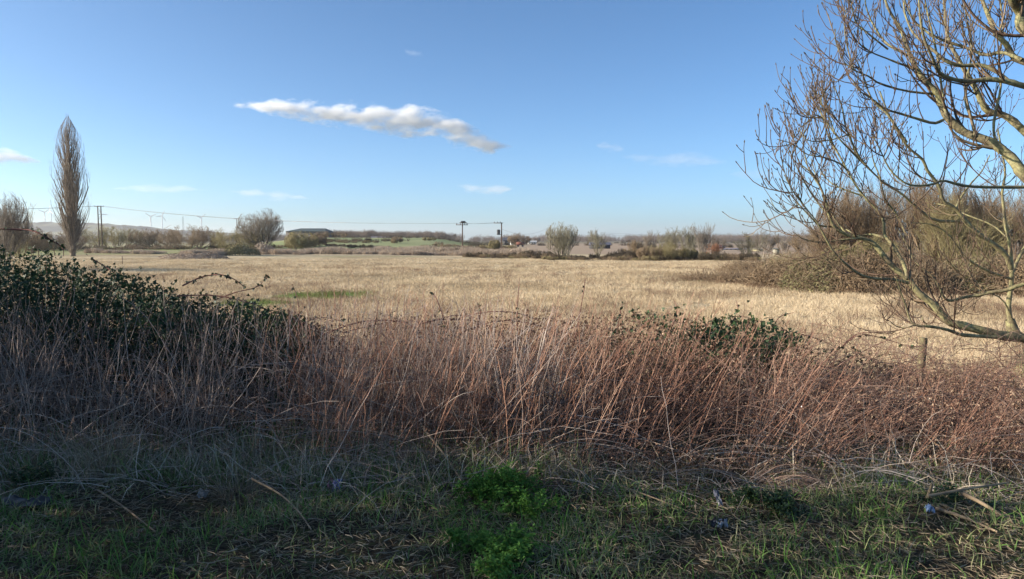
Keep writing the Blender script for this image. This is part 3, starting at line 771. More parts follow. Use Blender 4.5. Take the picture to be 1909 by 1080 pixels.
# ------------------------------------------------------------------ mound, buildings
M['mound'] = solid('mound_green', (.05, .09, .045), .9, (.08, .12, .05), .2)
c = at(80, 432, 210); th = np.linspace(0, 2 * math.pi, 24, endpoint=False)
V = []; 
for k, (r, h) in enumerate([(1, 0), (.85, .25), (.65, .6), (.4, .88), (.18, .98)]):
    V.append(np.stack([r * 4.6 * np.cos(th) * (1 + .05 * np.sin(3 * th)), r * 4 * np.sin(th), 0 * th + h * 4.0 + .6], -1))
V = np.array(V); i = np.arange(4)[:, None] * 24; j = np.arange(24)[None]
m = MB().add(V, np.stack([i + j, i + (j + 1) % 24, i + 24 + (j + 1) % 24, i + 24 + j], -1)); m.add(np.vstack([V[-1], [[0, 0, 4.6]]]), [[a, (a + 1) % 24, 24] for a in range(24)])
mo = link('grass_mound', m.mesh('grass_mound', M['mound'], True), None, (c[0], 210, 0)); tag(mo, kind='structure')

def building(name, label, cat, px0, px1, ytop, Y, depth, eave, wallc, roofc, windows=0, hip=0.):
    x0, x1 = at(px0, 440, Y)[0], at(px1, 440, Y)[0]; top = at(px0, ytop, Y)[2]
    W = x1 - x0; cx = (x0 + x1) / 2
    t = thing(name, label, cat, (cx, Y, 0))
    e = top * eave
    wm = solid(name + '_wall', wallc, .8, tuple(v * .85 for v in wallc), .6); rm = solid(name + '_roof', roofc, .6, tuple(v * .8 for v in roofc), .5)
    link('wall', boxm(MB(), (0, depth / 2, e / 2), (W, depth, e)).mesh('wall', wm), t)
    o = .4; V = [[-W / 2 - o, -o, e], [W / 2 + o, -o, e], [W / 2 + o, depth + o, e], [-W / 2 - o, depth + o, e], [-W / 2 - o + hip, depth / 2, top], [W / 2 + o - hip * .4, depth / 2, top]]
    m = MB(); m.add(V, [[0, 1, 5, 4], [2, 3, 4, 5]]); m.add(V, [[1, 2, 5], [3, 0, 4]]); m.add(V, [[3, 2, 1, 0]])
    link('roof', m.mesh('roof', rm), t)
    wi = None
    for k in range(windows):
        x = -W / 2 + W * (k + .5) / windows
        if wi is None:
            wi = boxm(MB(), (0, 0, 0), (W / windows * .35, .1, e * .4)).mesh('window', M['iron'])
        link('window', wi, t, (x, -.06, e * .55))
    return t
building('barn', 'long low barn with a grey green roof behind the yellow olive shrub', 'barn', 533, 606, 425.5, 480, 22, .80, (.09, .08, .07), (.07, .085, .075), 4, 7.)
building('shed', 'long low dark shed at the end of the green pasture', 'shed', 688, 742, 441, 470, 8, .6, (.09, .07, .09), (.17, .14, .17), 3, 1.)
building('farm_building', 'dark gabled farm building west of the hazy bare tree', 'building', 938, 951, 443, 430, 9, .62, (.05, .05, .055), (.09, .09, .10), 2)
building('farm_building', 'little white walled farm cottage beside the dark gabled building', 'building', 951, 957, 447, 425, 6, .7, (.70, .70, .68), (.12, .11, .11), 1)
building('farm_building', 'low white shed in the ploughland beyond the thin lone pole', 'building', 984, 1000, 449, 500, 8, .75, (.72, .70, .64), (.60, .60, .58), 3)
building('hut', 'dark hut partly hidden behind the forked bare tree', 'hut', 1103, 1138, 452, 260, 7, .6, (.05, .055, .075), (.10, .10, .14), 2)
building('house', 'small house with a dark blue gable end past the reddish bush', 'house', 1341, 1352, 458, 240, 7, .6, (.06, .06, .09), (.07, .07, .10), 1)
building('bungalow', 'long white fronted bungalow in front of the wooded ridge', 'house', 1343, 1384, 463, 225, 8, .62, (.74, .73, .72), (.26, .21, .22), 5)
building('shed', 'yellowish shed half hidden by the mauve topped tree', 'shed', 1413, 1423, 464, 200, 5, .75, (.45, .40, .25), (.32, .30, .22), 1)
building('hut', 'pale concrete block hut standing above the brown thicket', 'hut', 1445, 1454, 463, 150, 1.2, .93, (.30, .28, .22), (.26, .24, .19), 0)
building('bungalow', 'low grey roofed building behind the forked bare tree row', 'house', 1374, 1412, 464, 250, 8, .55, (.30, .28, .30), (.22, .21, .25), 4)
# rust red trailer in the plough
t = thing('farm_trailer', 'rust red farm trailer parked at the edge of the ploughed field', 'trailer', tuple(at(970, 460, 330)[:2]) + (0,))
rm_ = solid('rust', (.20, .08, .06), .8)
link('body', boxm(MB(), (0, 0, 1.6), (3.6, 1.8, 1.2)).mesh('body', rm_), t)
wh = MB(); a = np.linspace(0, 2 * math.pi, 13)[:-1]
tubes(wh, np.array([[[0, -.15, 0], [0, .15, 0]]]), np.array([[.5, .5]]), 12, True); whm = wh.mesh('wheel', M['iron'])
for sx in (-1, 1):
    for sy in (-.9, .9): link('wheel', whm, t, (sx, sy, .5))
# low grazing animals seen as a dark huddle are left to the plough texture

# ------------------------------------------------------------------ wind turbines
TB = 'wind turbines on the horizon'
def blade_mesh(Rb):
    r = np.linspace(.3, Rb, 7); wd = np.array([1.1, 1.9, 1.8, 1.5, 1.3, 1.1, .5])
    P = np.stack([0 * r, 0 * r, r], -1)[None]
    m = MB(); sv = np.array([[1., 0, 0]])
    V = []
    for k in range(7):
        V += [[-wd[k], -.15, r[k]], [wd[k], -.15, r[k]], [wd[k], .15, r[k]], [-wd[k], .15, r[k]]]
    F = [[k * 4 + a, k * 4 + (a + 1) % 4, k * 4 + 4 + (a + 1) % 4, k * 4 + 4 + a] for k in range(6) for a in range(4)]
    return m.add(V, F).mesh('blade', M['white_paint'])
BM = blade_mesh(24)
HB = None
for i, (px, hub, rot, yaw, lab) in enumerate([(83, 396, 55, .3, 'wind turbine furthest west, over the green mound'), (95, 394, 0, -.5, 'wind turbine half veiled by the poplar twigs'), (189, 400, 92, .9, 'wind turbine peeping out behind the twin pole'), (281, 404, 65, .2, 'wind turbine with a low spread rotor, west of the pair'), (302, 403, 25, .35, 'wind turbine with one blade pointing down, east of the pair'), (375, 406, 50, .3, 'lone wind turbine past the lattice mast')]):
    Y = 3000.; p = at(px, hub, Y); t = thing('wind_turbine', lab, 'wind turbine', (p[0], Y, 0), TB, yaw)
    m = MB(); tubes(m, np.array([[[0, 0, 0], [0, 0, p[2] * .5], [0, 0, p[2]]]]), np.array([[2.3, 1.9, 1.4]]), 10, True); link('tower', m.mesh('tower', M['white_paint'], True), t)
    link('nacelle', boxm(MB(), (0, 1.5, p[2]), (2.6, 7, 2.6)).mesh('nacelle', M['white_paint']), t)
    m = MB(); tubes(m, np.array([[[0, -5, p[2]], [0, -3.2, p[2]], [0, -2, p[2]]]]), np.array([[.4, 1.3, 1.4]]), 8, True); hb = link('hub', m.mesh('hub', M['white_paint'], True), t)
    for k in range(3):
        b = link('blade', BM, t, (0, -3.4, p[2])); b.rotation_euler = (0, R(rot + 120 * k), 0)

# lattice mast
Y = 1500.; p = at(341, 404, Y); m = MB()
for sx, sy in ((-1, -1), (1, -1), (1, 1), (-1, 1)):
    tubes(m, np.array([[[sx * 2.2, sy * 2.2, 0], [sx * .6, sy * .6, p[2]]]]), np.array([[.16, .12]]), 4)
for k in range(10):
    z0, z1 = p[2] * k / 10, p[2] * (k + 1) / 10; w0 = 2.2 - 1.6 * k / 10; w1 = 2.2 - 1.6 * (k + 1) / 10
    for sy in (-1, 1): tubes(m, np.array([[[-w0, sy * w0, z0], [w1, sy * w1, z1]], [[w0, sy * w0, z0], [-w1, sy * w1, z1]]]), np.full((2, 2), .06), 3)
mt_ = thing('lattice_mast', 'thin grey lattice mast on the horizon above the dense brown shrub', 'mast', (p[0], Y, 0)); link('lattice', m.mesh('lattice', M['wire']), mt_)

# ------------------------------------------------------------------ utility poles and lines
def cyl(P0, P1, r0, r1=None, s=8):
    m = MB(); tubes(m, np.array([[P0, P1]], float), np.array([[r0, r1 if r1 else r0]]), s, True); return m
def pole(label, px, ptop, Y, group=None, arm=0.9, kind='single'):
    p = at(px, ptop, Y); t = thing('utility_pole', label, 'utility pole', (p[0], Y, 0), group); H = p[2]
    if kind == 'twin':
        for sx in (-.6, .6): link('pole', cyl((sx, 0, -.5), (sx, 0, H), .24, .19).mesh('pole', M['pole'], True), t)
        link('crossarm', boxm(MB(), (0, -.2, H - .25), (3.8, .12, .18)).mesh('crossarm', M['pole']), t)
        im = cyl((0, 0, 0), (0, 0, .3), .07, .05).mesh('insulator', M['iron'])
        for sx in (-1.7, 0, 1.7): link('insulator', im, t, (sx, -.2, H - .16))
        link('brace', cyl((-.6, 0, H * .8), (.6, 0, H * .8), .06).mesh('brace', M['pole']), t)
    elif kind == 'switch':
        link('pole', cyl((0, 0, -.5), (0, 0, H - .3), .16, .12).mesh('pole', M['pole'], True), t)
        link('crossarm', boxm(MB(), (-.1, -.2, H - 1.0), (3.0, .12, .16)).mesh('crossarm', M['pole']), t)
        link('crossarm', boxm(MB(), (.2, .15, H - .45), (2.0, .12, .16), .5).mesh('crossarm', M['pole']), t)
        sg = boxm(MB(), (.2, -.2, H - .25), (1.1, .5, .4), .3); link('switch', sg.mesh('switch', M['iron']), t)
        im = cyl((0, 0, 0), (0, 0, .35), .08, .06).mesh('insulator', M['iron'])
        for sx in (-1.4, -.5, .5, 1.2): link('insulator', im, t, (sx, -.2, H - .92))
    elif kind == 'transformer':
        link('pole', cyl((0, 0, -.5), (0, 0, H), .17, .13).mesh('pole', M['pole'], True), t)
        link('crossarm', boxm(MB(), (-.8, -.15, H - .15), (2.2, .12, .16)).mesh('crossarm', M['pole']), t)
        m = cyl((-.75, -.3, H * .60), (-.75, -.3, H * .76), .42, .42, 10); tr = link('transformer', m.mesh('transformer', M['iron'], True), t)
        link('bracket', boxm(MB(), (-.5, -.15, H * .59), (1.4, .3, .12)).mesh('bracket', M['iron']), t)
        im = cyl((0, 0, 0), (0, 0, .3), .07, .05).mesh('insulator', M['iron'])
        for sx in (-1.8, -1.0, -.3): link('insulator', im, t, (sx, -.15, H - .06))
    else:
        link('pole', cyl((0, 0, -.5), (0, 0, H), .15, .11).mesh('pole', M['pole'], True), t)
        if arm: link('crossarm', boxm(MB(), (0, -.15, H - .3), (arm, .1, .12)).mesh('crossarm', M['pole']), t)
    return np.array([p[0], Y, H])
e1 = pole('twin wooden utility poles joined by one crossarm, beside the poplar', 185, 384, 285, kind='twin')
e2 = pole('distant small utility pole next to the rounded grey tree', 441, 407, 300, arm=2.2)
e3 = pole('wooden utility pole topped with two crossarms and a switch', 862, 412, 186, kind='switch')
e4 = pole('wooden utility pole carrying a dark transformer can', 935, 415, 184, kind='transformer')
e5 = pole('thin lone utility pole beside the pale fan shaped tree', 1026, 420, 235, arm=0)
e6 = pole('far small pole among the skyline trees', 814, 438, 700, arm=1.5)
def line(label, a, b, sag, offs, r=.022):
    t = thing('power_line', label, 'power line', tuple(a))
    d = np.array(b, float) - np.array(a, float)
    for ox, oz in offs:
        s = np.linspace(0, 1, 14)
        P = s[:, None] * d[None] + np.array([ox, 0, oz]); P[:, 2] -= 4 * sag * s * (1 - s)
        m = MB(); tubes(m, P[None], np.full((1, 14), r), 4); link('wire', m.mesh('wire', M['wire']), t)
west = at(-120, 391, 260)
line('power line arriving at the twin poles from beyond the poplar', west, e1, .5, [(-1.5, 0), (0, 0), (1.5, 0)], .025)
line('power line from the twin poles to the switch pole over the shrubs', e1, e3 - [0, 0, .6], 2.0, [(-1.0, 0), (.3, 0), (1.3, 0)], .028)
line('short power line between the switch pole and the transformer pole', e3 - [0, 0, .6], e4 - [.3, 0, .0], .15, [(-1.2, 0), (0, 0), (1.0, 0)], .016)
line('slack cable drooping from the transformer pole to the thin lone pole', e4 - [0, 0, 1.6], e5 - [0, 0, .3], 1.9, [(0, 0)], .022)
east = at(1560, 442, 420)
line('faint distant power line strung across the sky behind the far tree row', at(1120, 437, 420), east, 1.5, [(0, 0), (0, .9)], .03)

# ------------------------------------------------------------------ far field fences and posts
def fence(label, pts, hgt, r, wires=2, lean=.12, seed=0, mat_='pole'):
    g = np.random.default_rng(seed); p0 = pts[0]
    t = thing('wire_fence', label, 'fence', (p0[0], p0[1], float(gz(p0[0], p0[1]))))
    tops = []; mm = None
    for p in pts:
        z = float(gz(p[0], p[1])) - float(gz(p0[0], p0[1])); a = g.normal(0, lean)
        b = np.array([p[0] - p0[0], p[1] - p0[1], z - .2]); tp = b + np.array([math.sin(a) * hgt, 0, hgt + .2])
        if mm is None: mm = cyl((0, 0, 0), (0, 0, hgt + .2), r, r * .9, 6).mesh('post', M[mat_])
        o = link('post', mm, t, tuple(b)); o.rotation_euler = (0, a, g.uniform(0, 1)); tops.append(tp)
    for k in range(wires):
        f = .9 - .35 * k
        P = np.array([[b_ * 1. for b_ in (tp * [1, 1, 0] + [0, 0, tp[2] * f])] for tp in tops])
        m = MB(); tubes(m, P[None], np.full((1, len(P)), .012), 3); link('wire', m.mesh('wire', M['wire']), t)
    return t
fence('rickety post and wire fence west of the poplar foot', [gp(px, 479 - i * .3) for i, px in enumerate([58, 71, 88, 103, 118])], 1.25, .07, 2, .25, 1)
fence('line of thin fence posts crossing the grass east of the poplar', [gp(px, 468 - i * .12) for i, px in enumerate([158, 168, 180, 193, 204, 216, 228, 237, 247, 256, 266])], 1.3, .065, 2, .10, 2)
p = gp(228, 495); t = thing('fence_post', 'single upright stake alone in the dead grass east of the poplar', 'post', (p[0], p[1], float(gz(p[0], p[1]))))
link('stake', cyl((0, 0, -.2), (.02, 0, 1.05), .045, .04, 6).mesh('stake', M['pole'], True), t)
fence('line of small posts among the dead stalks below the green pasture', [gp(px, 473 + i * .05) for i, px in enumerate([664, 672, 680, 692, 700, 715, 730])], 1.3, .06, 1, .06, 5)

# ------------------------------------------------------------------ thicket and bramble bank at the east side
def leafy_mass(n, fn, L, seed, m=None):
    g = np.random.default_rng(seed); m = m or MB(); P, Nn = fn(n, g)
    leaves(m, P, Nn + g.normal(0, .6, (n, 3)), g.normal(0, 1, (n, 3)) + [0, 0, -.3], L * g.uniform(.6, 1.3, n), L * .36 * g.uniform(.6, 1.2, n))
    return m
def mound_fn(rx, ry, h, fill=.35):
    def f(n, g):
        a = g.uniform(0, 2 * math.pi, n); r = np.sqrt(g.uniform(0, 1, n)); x = r * np.cos(a); y = r * np.sin(a)
        top = np.sqrt(np.clip(1 - r ** 2, 0, 1)) * (1 + .25 * wave(x * rx, y * ry, 2.2 / max(rx, .5) * 2, rx))
        k = 1 - fill * g.uniform(0, 1, n) ** 1.5
        P = np.stack([x * rx, y * ry, top * h * k], -1)
        return P, np.stack([x / rx, y / ry, top / h * .8 + .1], -1) * rx
    return f
def bramble(label, base, rx, ry, h, n, L, seed, matn='bramble', canes=20, cat='bramble', group=None, cr=.005, leafL=None):
    g = np.random.default_rng(seed)
    t = thing('bramble_bush', label, cat, tuple(base), group)
    link('foliage', leafy_mass(n, mound_fn(rx, ry, h), L, seed).mesh('foliage', M[matn]), t)
    # inner tangle
    k = int(260 * canes / 20); a = g.uniform(0, 6.28, k); r = np.sqrt(g.uniform(0, 1, k)) * .8
    p0 = np.stack([r * np.cos(a) * rx, r * np.sin(a) * ry, 0 * a], -1)
    d = np.stack([g.normal(0, .5, k), g.normal(0, .5, k), np.ones(k)], -1)
    P = walk(p0, d, h * g.uniform(.6, 1.15, k), 6, -.9, .5, g)
    m = MB(); tubes(m, P, cr * g.uniform(.6, 1.2, k)[:, None] * np.linspace(1, .5, 6)[None], 3)
    link('branches', m.mesh('branches', M['cane']), t)
    return t
# brown bank creeping out over the field
BK = 'low bramble mounds fringing the east thicket'
bk = [(1350, 527, 70, 8, 'flat dark fringe of bramble furthest out in the field'), (1425, 533, 75, 20, 'low brown bramble mound next to the flat fringe'), (1490, 541, 80, 42, 'brown bramble mound below the concrete block hut'), (1570, 549, 90, 62, 'tall brown bramble mound behind the near twig tips'), (1650, 553, 80, 66, 'dark bramble mound behind the lowest limb'), (1740, 556, 70, 50, 'dark bramble mound beside the sunny gap in the thicket'), (1850, 556, 80, 60, 'bramble mound behind the slim lichened trunk'), (1960, 560, 90, 70, 'bramble mound at the photo edge behind the slim trunk'), (1440, 512, 80, 22, 'brown bramble mound further back below the far tree row'), (1530, 516, 90, 40, 'brown bramble mound further back under the tangled tree')]
for i, (px, py, wp, hp, lab) in enumerate(bk):
    b = gp(px, py); Y = b[1]; rx = wp / FPX * Y; h = hp / FPX * Y * 1.15; ry = min(rx * 1.0, 4)
    t = thing('bramble_bush', lab, 'bramble', (b[0], Y + ry * .8, -.05), BK)
    n = int(2600 + 2500 * hp / 60)
    m = leafy_mass(n, mound_fn(rx, ry, h, .6), .13 , 200 + i); link('foliage', m.mesh('foliage', M['scrub_brown' if i % 3 else 'scrub_leaf']), t)
    g = np.random.default_rng(220 + i); k = int(n * .5); a = g.uniform(0, 6.28, k); r = np.sqrt(g.uniform(0, 1, k)); 
    q = np.stack([r * np.cos(a) * rx, r * np.sin(a) * ry, np.sqrt(1 - r ** 2) * h * g.uniform(.2, 1, k)], -1)
    P = walk(q, g.normal(0, 1, (k, 3)) + [0, 0, .7], g.uniform(.3, 1.0, k), 4, -.4, .4, g)
    m = MB(); tubes(m, P, np.full((k, 4), .012) * g.uniform(.6, 1.3, k)[:, None], 3); link('branches', m.mesh('branches', M['twig_brown']), t)
TK = 'bare trees of the east thicket'
tk = [(1545, 56, 392, 120, 'twig_brown', 'smallest outer tree of the east thicket'), (1600, 58, 340, 150, 'twig_brown', 'brown twiggy tree behind the nearer ash twigs, next to the smallest'), (1668, 62, 316, 160, 'twig_grey', 'grey tipped tree rising highest above the thicket'), (1730, 55, 330, 160, 'twig_brown', 'russet twigged tree east of the highest grey tipped one'), (1795, 50, 360, 160, 'twig_olive', 'olive twigged tree low in the thicket dip'), (1850, 58, 338, 160, 'twig_brown', 'brown tree behind the slim lichened trunk'), (1925, 52, 335, 150, 'twig_brown', 'large brown tree of the thicket cut by the photo edge'), (1640, 50, 440, 110, 'twig_olive', 'low olive green understorey tree with yellowish twigs'), (2010, 50, 350, 150, 'twig_brown', 'outermost brown tree of the thicket past the photo edge'), (1570, 50, 455, 80, 'twig_olive', 'little olive bush before the brown thicket trees')]
for i, (px, Y, ty, wp, mw, lab) in enumerate(tk):
    place_tree('thicket_tree', lab, 'tree', px, 500, ty, wp, 'dome' if i % 2 else 'upright', 240 + i, 'trunk', mw, TK, 1.5, Y=Y)
for i, (px, Y, ty, wp, mw, lab) in enumerate([(1590, 49, 470, 110, 'twig_olive', 'dense olive brown shrub at the front of the thicket'), (1690, 48, 462, 120, 'twig_brown', 'dense brown shrub in the middle of the thicket front'), (1810, 52, 470, 130, 'twig_olive', 'dense olive shrub behind the green grass strip'), (1900, 50, 455, 120, 'twig_brown', 'dense brown shrub next to the photo edge')]):
    place_tree('shrub', lab, 'shrub', px, 500, ty, wp, 'shrub', 260 + i, 'trunk', mw, 'dense shrubs at the front of the east thicket', 1.0, Y=Y)

# bramble island at the field edge near the poplar, sunlit on one flank
for i, (px, py, wp, hp, L, mt_n, lab) in enumerate([(345, 484, 66, 11, .35, 'reed', 'low brown heap of dead growth in the field below the lattice mast'), (440, 477, 34, 19, .32, 'scrub_leaf', 'dark green bramble heap in the field below the rounded grey tree'), (482, 475, 24, 17, .3, 'reed', 'pale tan heap of dead stalks against the dark bramble heap')]):
    b = gp(px, py); Y = b[1]; rx = wp / FPX * Y; h = hp / FPX * Y * 1.2
    t = thing('bramble_bush', lab, 'bramble', (b[0], Y + 3, -.05)); m = leafy_mass(4200, mound_fn(rx, 3.5, h, .8), L * .8, 280 + i); link('foliage', m.mesh('foliage', M[mt_n]), t)

# ------------------------------------------------------------------ near ash tree reaching in from the east, traced limb by limb
def smooth(P, n):
    P = np.asarray(P, float); K = len(P)
    q = np.vstack([2 * P[0] - P[1], P, 2 * P[-1] - P[-2]])
    out = []
    for s in np.linspace(0, K - 1 - 1e-6, n):
        i = int(s); t = s - i; a, b, c, d = q[i], q[i + 1], q[i + 2], q[i + 3]
        out.append(.5 * ((2 * b) + (-a + c) * t + (2 * a - 5 * b + 4 * c - d) * t * t + (-a + 3 * b - 3 * c + d) * t ** 3))
    return np.array(out)

def limb3(px, Y0, Y1, w0, w1):
    """a limb through the given sight lines, at its own distance; w: width in pixels of the photo"""
    px = np.array(px, float); d = np.r_[0, np.hypot(*np.diff(px, axis=0).T).cumsum()]; d /= d[-1]
    n = max(8, int(len(px) * 2.2))
    s = smooth(px, n); Yv = Y0 + (Y1 - Y0) * np.linspace(0, 1, n) + .06 * np.sin(np.linspace(0, 9, n) + px[0, 1])
    P = np.array([at(a, b, y) for (a, b), y in zip(s, Yv)])
    W = np.linspace(w0, w1, n) / 2 / FPX * Yv * .88 * (1 + .07 * np.sin(np.arange(n) * 2.3 + px[0, 0]) + .04 * np.sin(np.arange(n) * 5.1))
    return P, W

T1 = [  # (points, Y at root, Y at tip, width at root, width at tip)
 ([(1985, 650), (1909, 631), (1865, 625), (1830, 616), (1794, 607), (1770, 601), (1753, 584), (1738, 566), (1711, 545), (1693, 521), (1670, 503), (1650, 481), (1628, 454), (1605, 444), (1580, 439), (1555, 423), (1545, 401), (1540, 381), (1530, 350), (1515, 325), (1490, 305)], 7, 7.4, 22, 2.4),
 ([(1693, 521), (1683, 489), (1663, 456), (1650, 440), (1648, 425), (1643, 401), (1610, 366), (1585, 328), (1565, 290), (1547, 262), (1532, 216), (1512, 180)], 7.1, 7.8, 8, 2),
 ([(1650, 444), (1625, 437), (1600, 440), (1578, 428)], 7.5, 7.6, 6, 3),
 ([(1555, 423), (1530, 421), (1517, 411), (1489, 381), (1469, 356), (1457, 328), (1462, 291)], 7.3, 7.0, 4, 1.6),
 ([(1695, 528), (1665, 521), (1635, 520), (1605, 513), (1580, 495), (1555, 471), (1537, 441), (1522, 413), (1500, 385), (1485, 360)], 7.0, 6.4, 7, 2),
 ([(1585, 328), (1570, 308), (1537, 294), (1504, 288), (1479, 269), (1449, 260)], 7.5, 7.2, 4, 1.5),
 ([(1610, 366), (1570, 352), (1545, 338), (1525, 310)], 7.5, 7.9, 4, 1.6),
 ([(1489, 381), (1465, 396), (1447, 392), (1436, 370)], 7.0, 6.9, 2.5, 1.3),
 ([(1865, 629), (1830, 627), (1791, 624), (1767, 615), (1735, 609), (1708, 607), (1696, 596), (1690, 575), (1679, 545), (1670, 515)], 6.9, 6.6, 9, 2.2),
 ([(1730, 608), (1722, 600), (1718, 588)], 6.8, 6.7, 3, 1.5), ([(1706, 606), (1690, 611), (1672, 609), (1655, 596)], 6.7, 6.5, 3, 1.5),
 ([(1985, 520), (1909, 530), (1877, 541), (1847, 545), (1824, 551), (1800, 554), (1773, 561), (1759, 554), (1750, 533), (1741, 519), (1717, 498), (1702, 483), (1690, 455), (1675, 430)], 8.2, 8.4, 9, 2.2),
 ([(1980, 400), (1909, 328), (1895, 307), (1877, 287), (1847, 266), (1818, 255), (1794, 245), (1770, 224), (1758, 205), (1751, 183), (1742, 168), (1726, 152), (1708, 128), (1695, 100), (1685, 70), (1675, 48), (1655, 15), (1645, -20)], 6.8, 7.4, 24, 4),
 ([(1758, 224), (1741, 230), (1714, 223), (1678, 212), (1650, 203), (1625, 184), (1600, 168), (1590, 150)], 6.9, 6.4, 7, 2),
 ([(1990, 320), (1909, 245), (1886, 224), (1865, 213), (1841, 207), (1830, 192), (1819, 166), (1801, 136), (1785, 108), (1770, 80), (1763, 50), (1761, 20), (1758, -20)], 7.4, 8.0, 17, 4),
 ([(1990, 180), (1909, 161), (1882, 153), (1844, 148), (1806, 152), (1776, 148), (1751, 136), (1738, 108), (1722, 70), (1715, 30), (1712, -20)], 6.2, 5.8, 14, 3),
 ([(1879, 151), (1856, 133), (1826, 121), (1794, 123), (1766, 116), (1748, 101), (1726, 83), (1706, 66), (1695, 48), (1685, 15), (1690, -20)], 6.2, 6.6, 9, 3),
 ([(1985, 150), (1909, 116), (1889, 106), (1876, 83), (1856, 63), (1844, 33), (1831, 0), (1822, -30)], 7.0, 7.3, 15, 6),
 ([(1985, 110), (1909, 58), (1902, 25), (1887, 0), (1870, -40)], 6.0, 6.0, 22, 15),
 ([(1905, 112), (1869, 98), (1836, 103), (1806, 91), (1766, 78), (1738, 66), (1706, 42), (1690, 10), (1680, -20)], 7.0, 7.8, 8, 3),
 ([(1990, 345), (1909, 349), (1871, 349), (1833, 349), (1794, 346), (1758, 337), (1738, 344), (1699, 346), (1673, 331), (1655, 310), (1640, 278), (1625, 250)], 6.4, 5.9, 8, 2.2),
 ([(1708, 128), (1680, 120), (1655, 110), (1625, 98), (1608, 85)], 7.2, 6.9, 5, 1.8),
 ([(1693, 104), (1655, 83), (1630, 50), (1615, 15), (1612, -15)], 7.3, 7.6, 5, 2),
 ([(1655, 92), (1615, 60), (1595, 40), (1587, 5), (1583, -20)], 7.2, 7.0, 4, 2),
 ([(1745, 176), (1690, 170), (1640, 156), (1620, 143), (1592, 131), (1572, 113), (1557, 75), (1558, 54)], 7.2, 6.8, 5, 1.4),
 ([(1690, 266), (1670, 236), (1655, 214), (1625, 185), (1612, 150), (1600, 120), (1590, 100)], 7.2, 7.3, 6, 2),
 ([(1620, 315), (1600, 290), (1577, 239), (1570, 201), (1555, 161), (1548, 148)], 7.3, 7.4, 5, 1.6),
 ([(1602, 298), (1575, 270), (1557, 251), (1538, 225), (1520, 215), (1500, 232), (1488, 240)], 7.2, 7.0, 4, 1.4),
 ([(1557, 251), (1542, 209), (1530, 190), (1545, 151)], 7.1, 7.1, 3, 1.2),
 ([(1585, 250), (1545, 262), (1505, 262), (1490, 240)], 7.2, 7.0, 3, 1.4),
 ([(1545, 401), (1520, 372), (1497, 335), (1480, 300), (1466, 268)], 7.3, 7.1, 4, 1.8),
 ([(1530, 350), (1510, 320), (1500, 288), (1497, 255), (1506, 225)], 7.3, 7.5, 3.4, 1.6),
 ([(1580, 439), (1556, 408), (1536, 366), (1522, 330), (1512, 296)], 7.4, 7.7, 4, 1.8),
 ([(1565, 290), (1550, 262), (1541, 230), (1524, 196), (1520, 170)], 7.6, 7.4, 3.4, 1.6),
 ([(1605, 444), (1570, 447), (1535, 452), (1500, 447), (1478, 432)], 7.3, 6.9, 3.4, 1.6),
 ([(1500, 385), (1475, 352), (1463, 322), (1458, 300)], 6.5, 6.3, 2.6, 1.5),
 ([(1592, 131), (1580, 90), (1574, 50), (1578, 15)], 7.0, 7.2, 3.2, 1.6),
 ([(1690, 440), (1672, 400), (1650, 372), (1640, 330), (1628, 300), (1622, 262)], 8.3, 8.0, 5, 2),
 ([(1771, 230), (1760, 200), (1755, 160), (1750, 120), (1740, 70), (1728, 20), (1722, -20)], 7.0, 7.5, 6, 3),
 ([(1818, 255), (1812, 225), (1800, 190), (1802, 150), (1812, 100), (1805, 50), (1795, -10)], 7.0, 7.6, 6, 3),
 ([(1860, 275), (1852, 240), (1858, 200), (1866, 160), (1862, 110), (1870, 60), (1865, 0)], 7.0, 7.6, 6, 3),
]
T2 = [
 ([(1896, 640), (1889, 613), (1883, 596), (1880, 578), (1881, 557), (1884, 539), (1886, 510), (1884, 476), (1881, 447), (1874, 417), (1871, 387), (1868, 358), (1874, 322), (1868, 285), (1860, 240)], 22, 22, 13, 3),
 ([(1884, 500), (1877, 479), (1859, 461), (1830, 441), (1803, 417), (1782, 390), (1758, 375), (1750, 346), (1729, 319), (1720, 298), (1693, 275), (1673, 245), (1655, 210), (1640, 170)], 22, 21, 12, 3),
 ([(1803, 417), (1781, 413), (1740, 410), (1705, 384), (1680, 361), (1650, 343), (1620, 315), (1602, 298), (1592, 280), (1585, 250)], 22, 20, 7, 2),
 ([(1782, 390), (1790, 370), (1812, 340), (1830, 320), (1845, 290)], 22, 23, 5, 2),
 ([(1881, 447), (1850, 420), (1800, 400), (1770, 385), (1745, 380)], 22, 24, 4, 1.6),
 ([(1884, 520), (1840, 505), (1800, 480), (1770, 440), (1740, 420), (1700, 415)], 22, 20.5, 6, 1.6),
 ([(1886, 510), (1905, 470), (1930, 430), (1960, 380)], 22, 23, 8, 4),
 ([(1832, 540), (1800, 520), (1770, 490), (1745, 460)], 22, 20, 4, 1.6),
 ([(1889, 600), (1870, 560), (1840, 545), (1810, 540)], 22, 21, 4, 1.6),
]
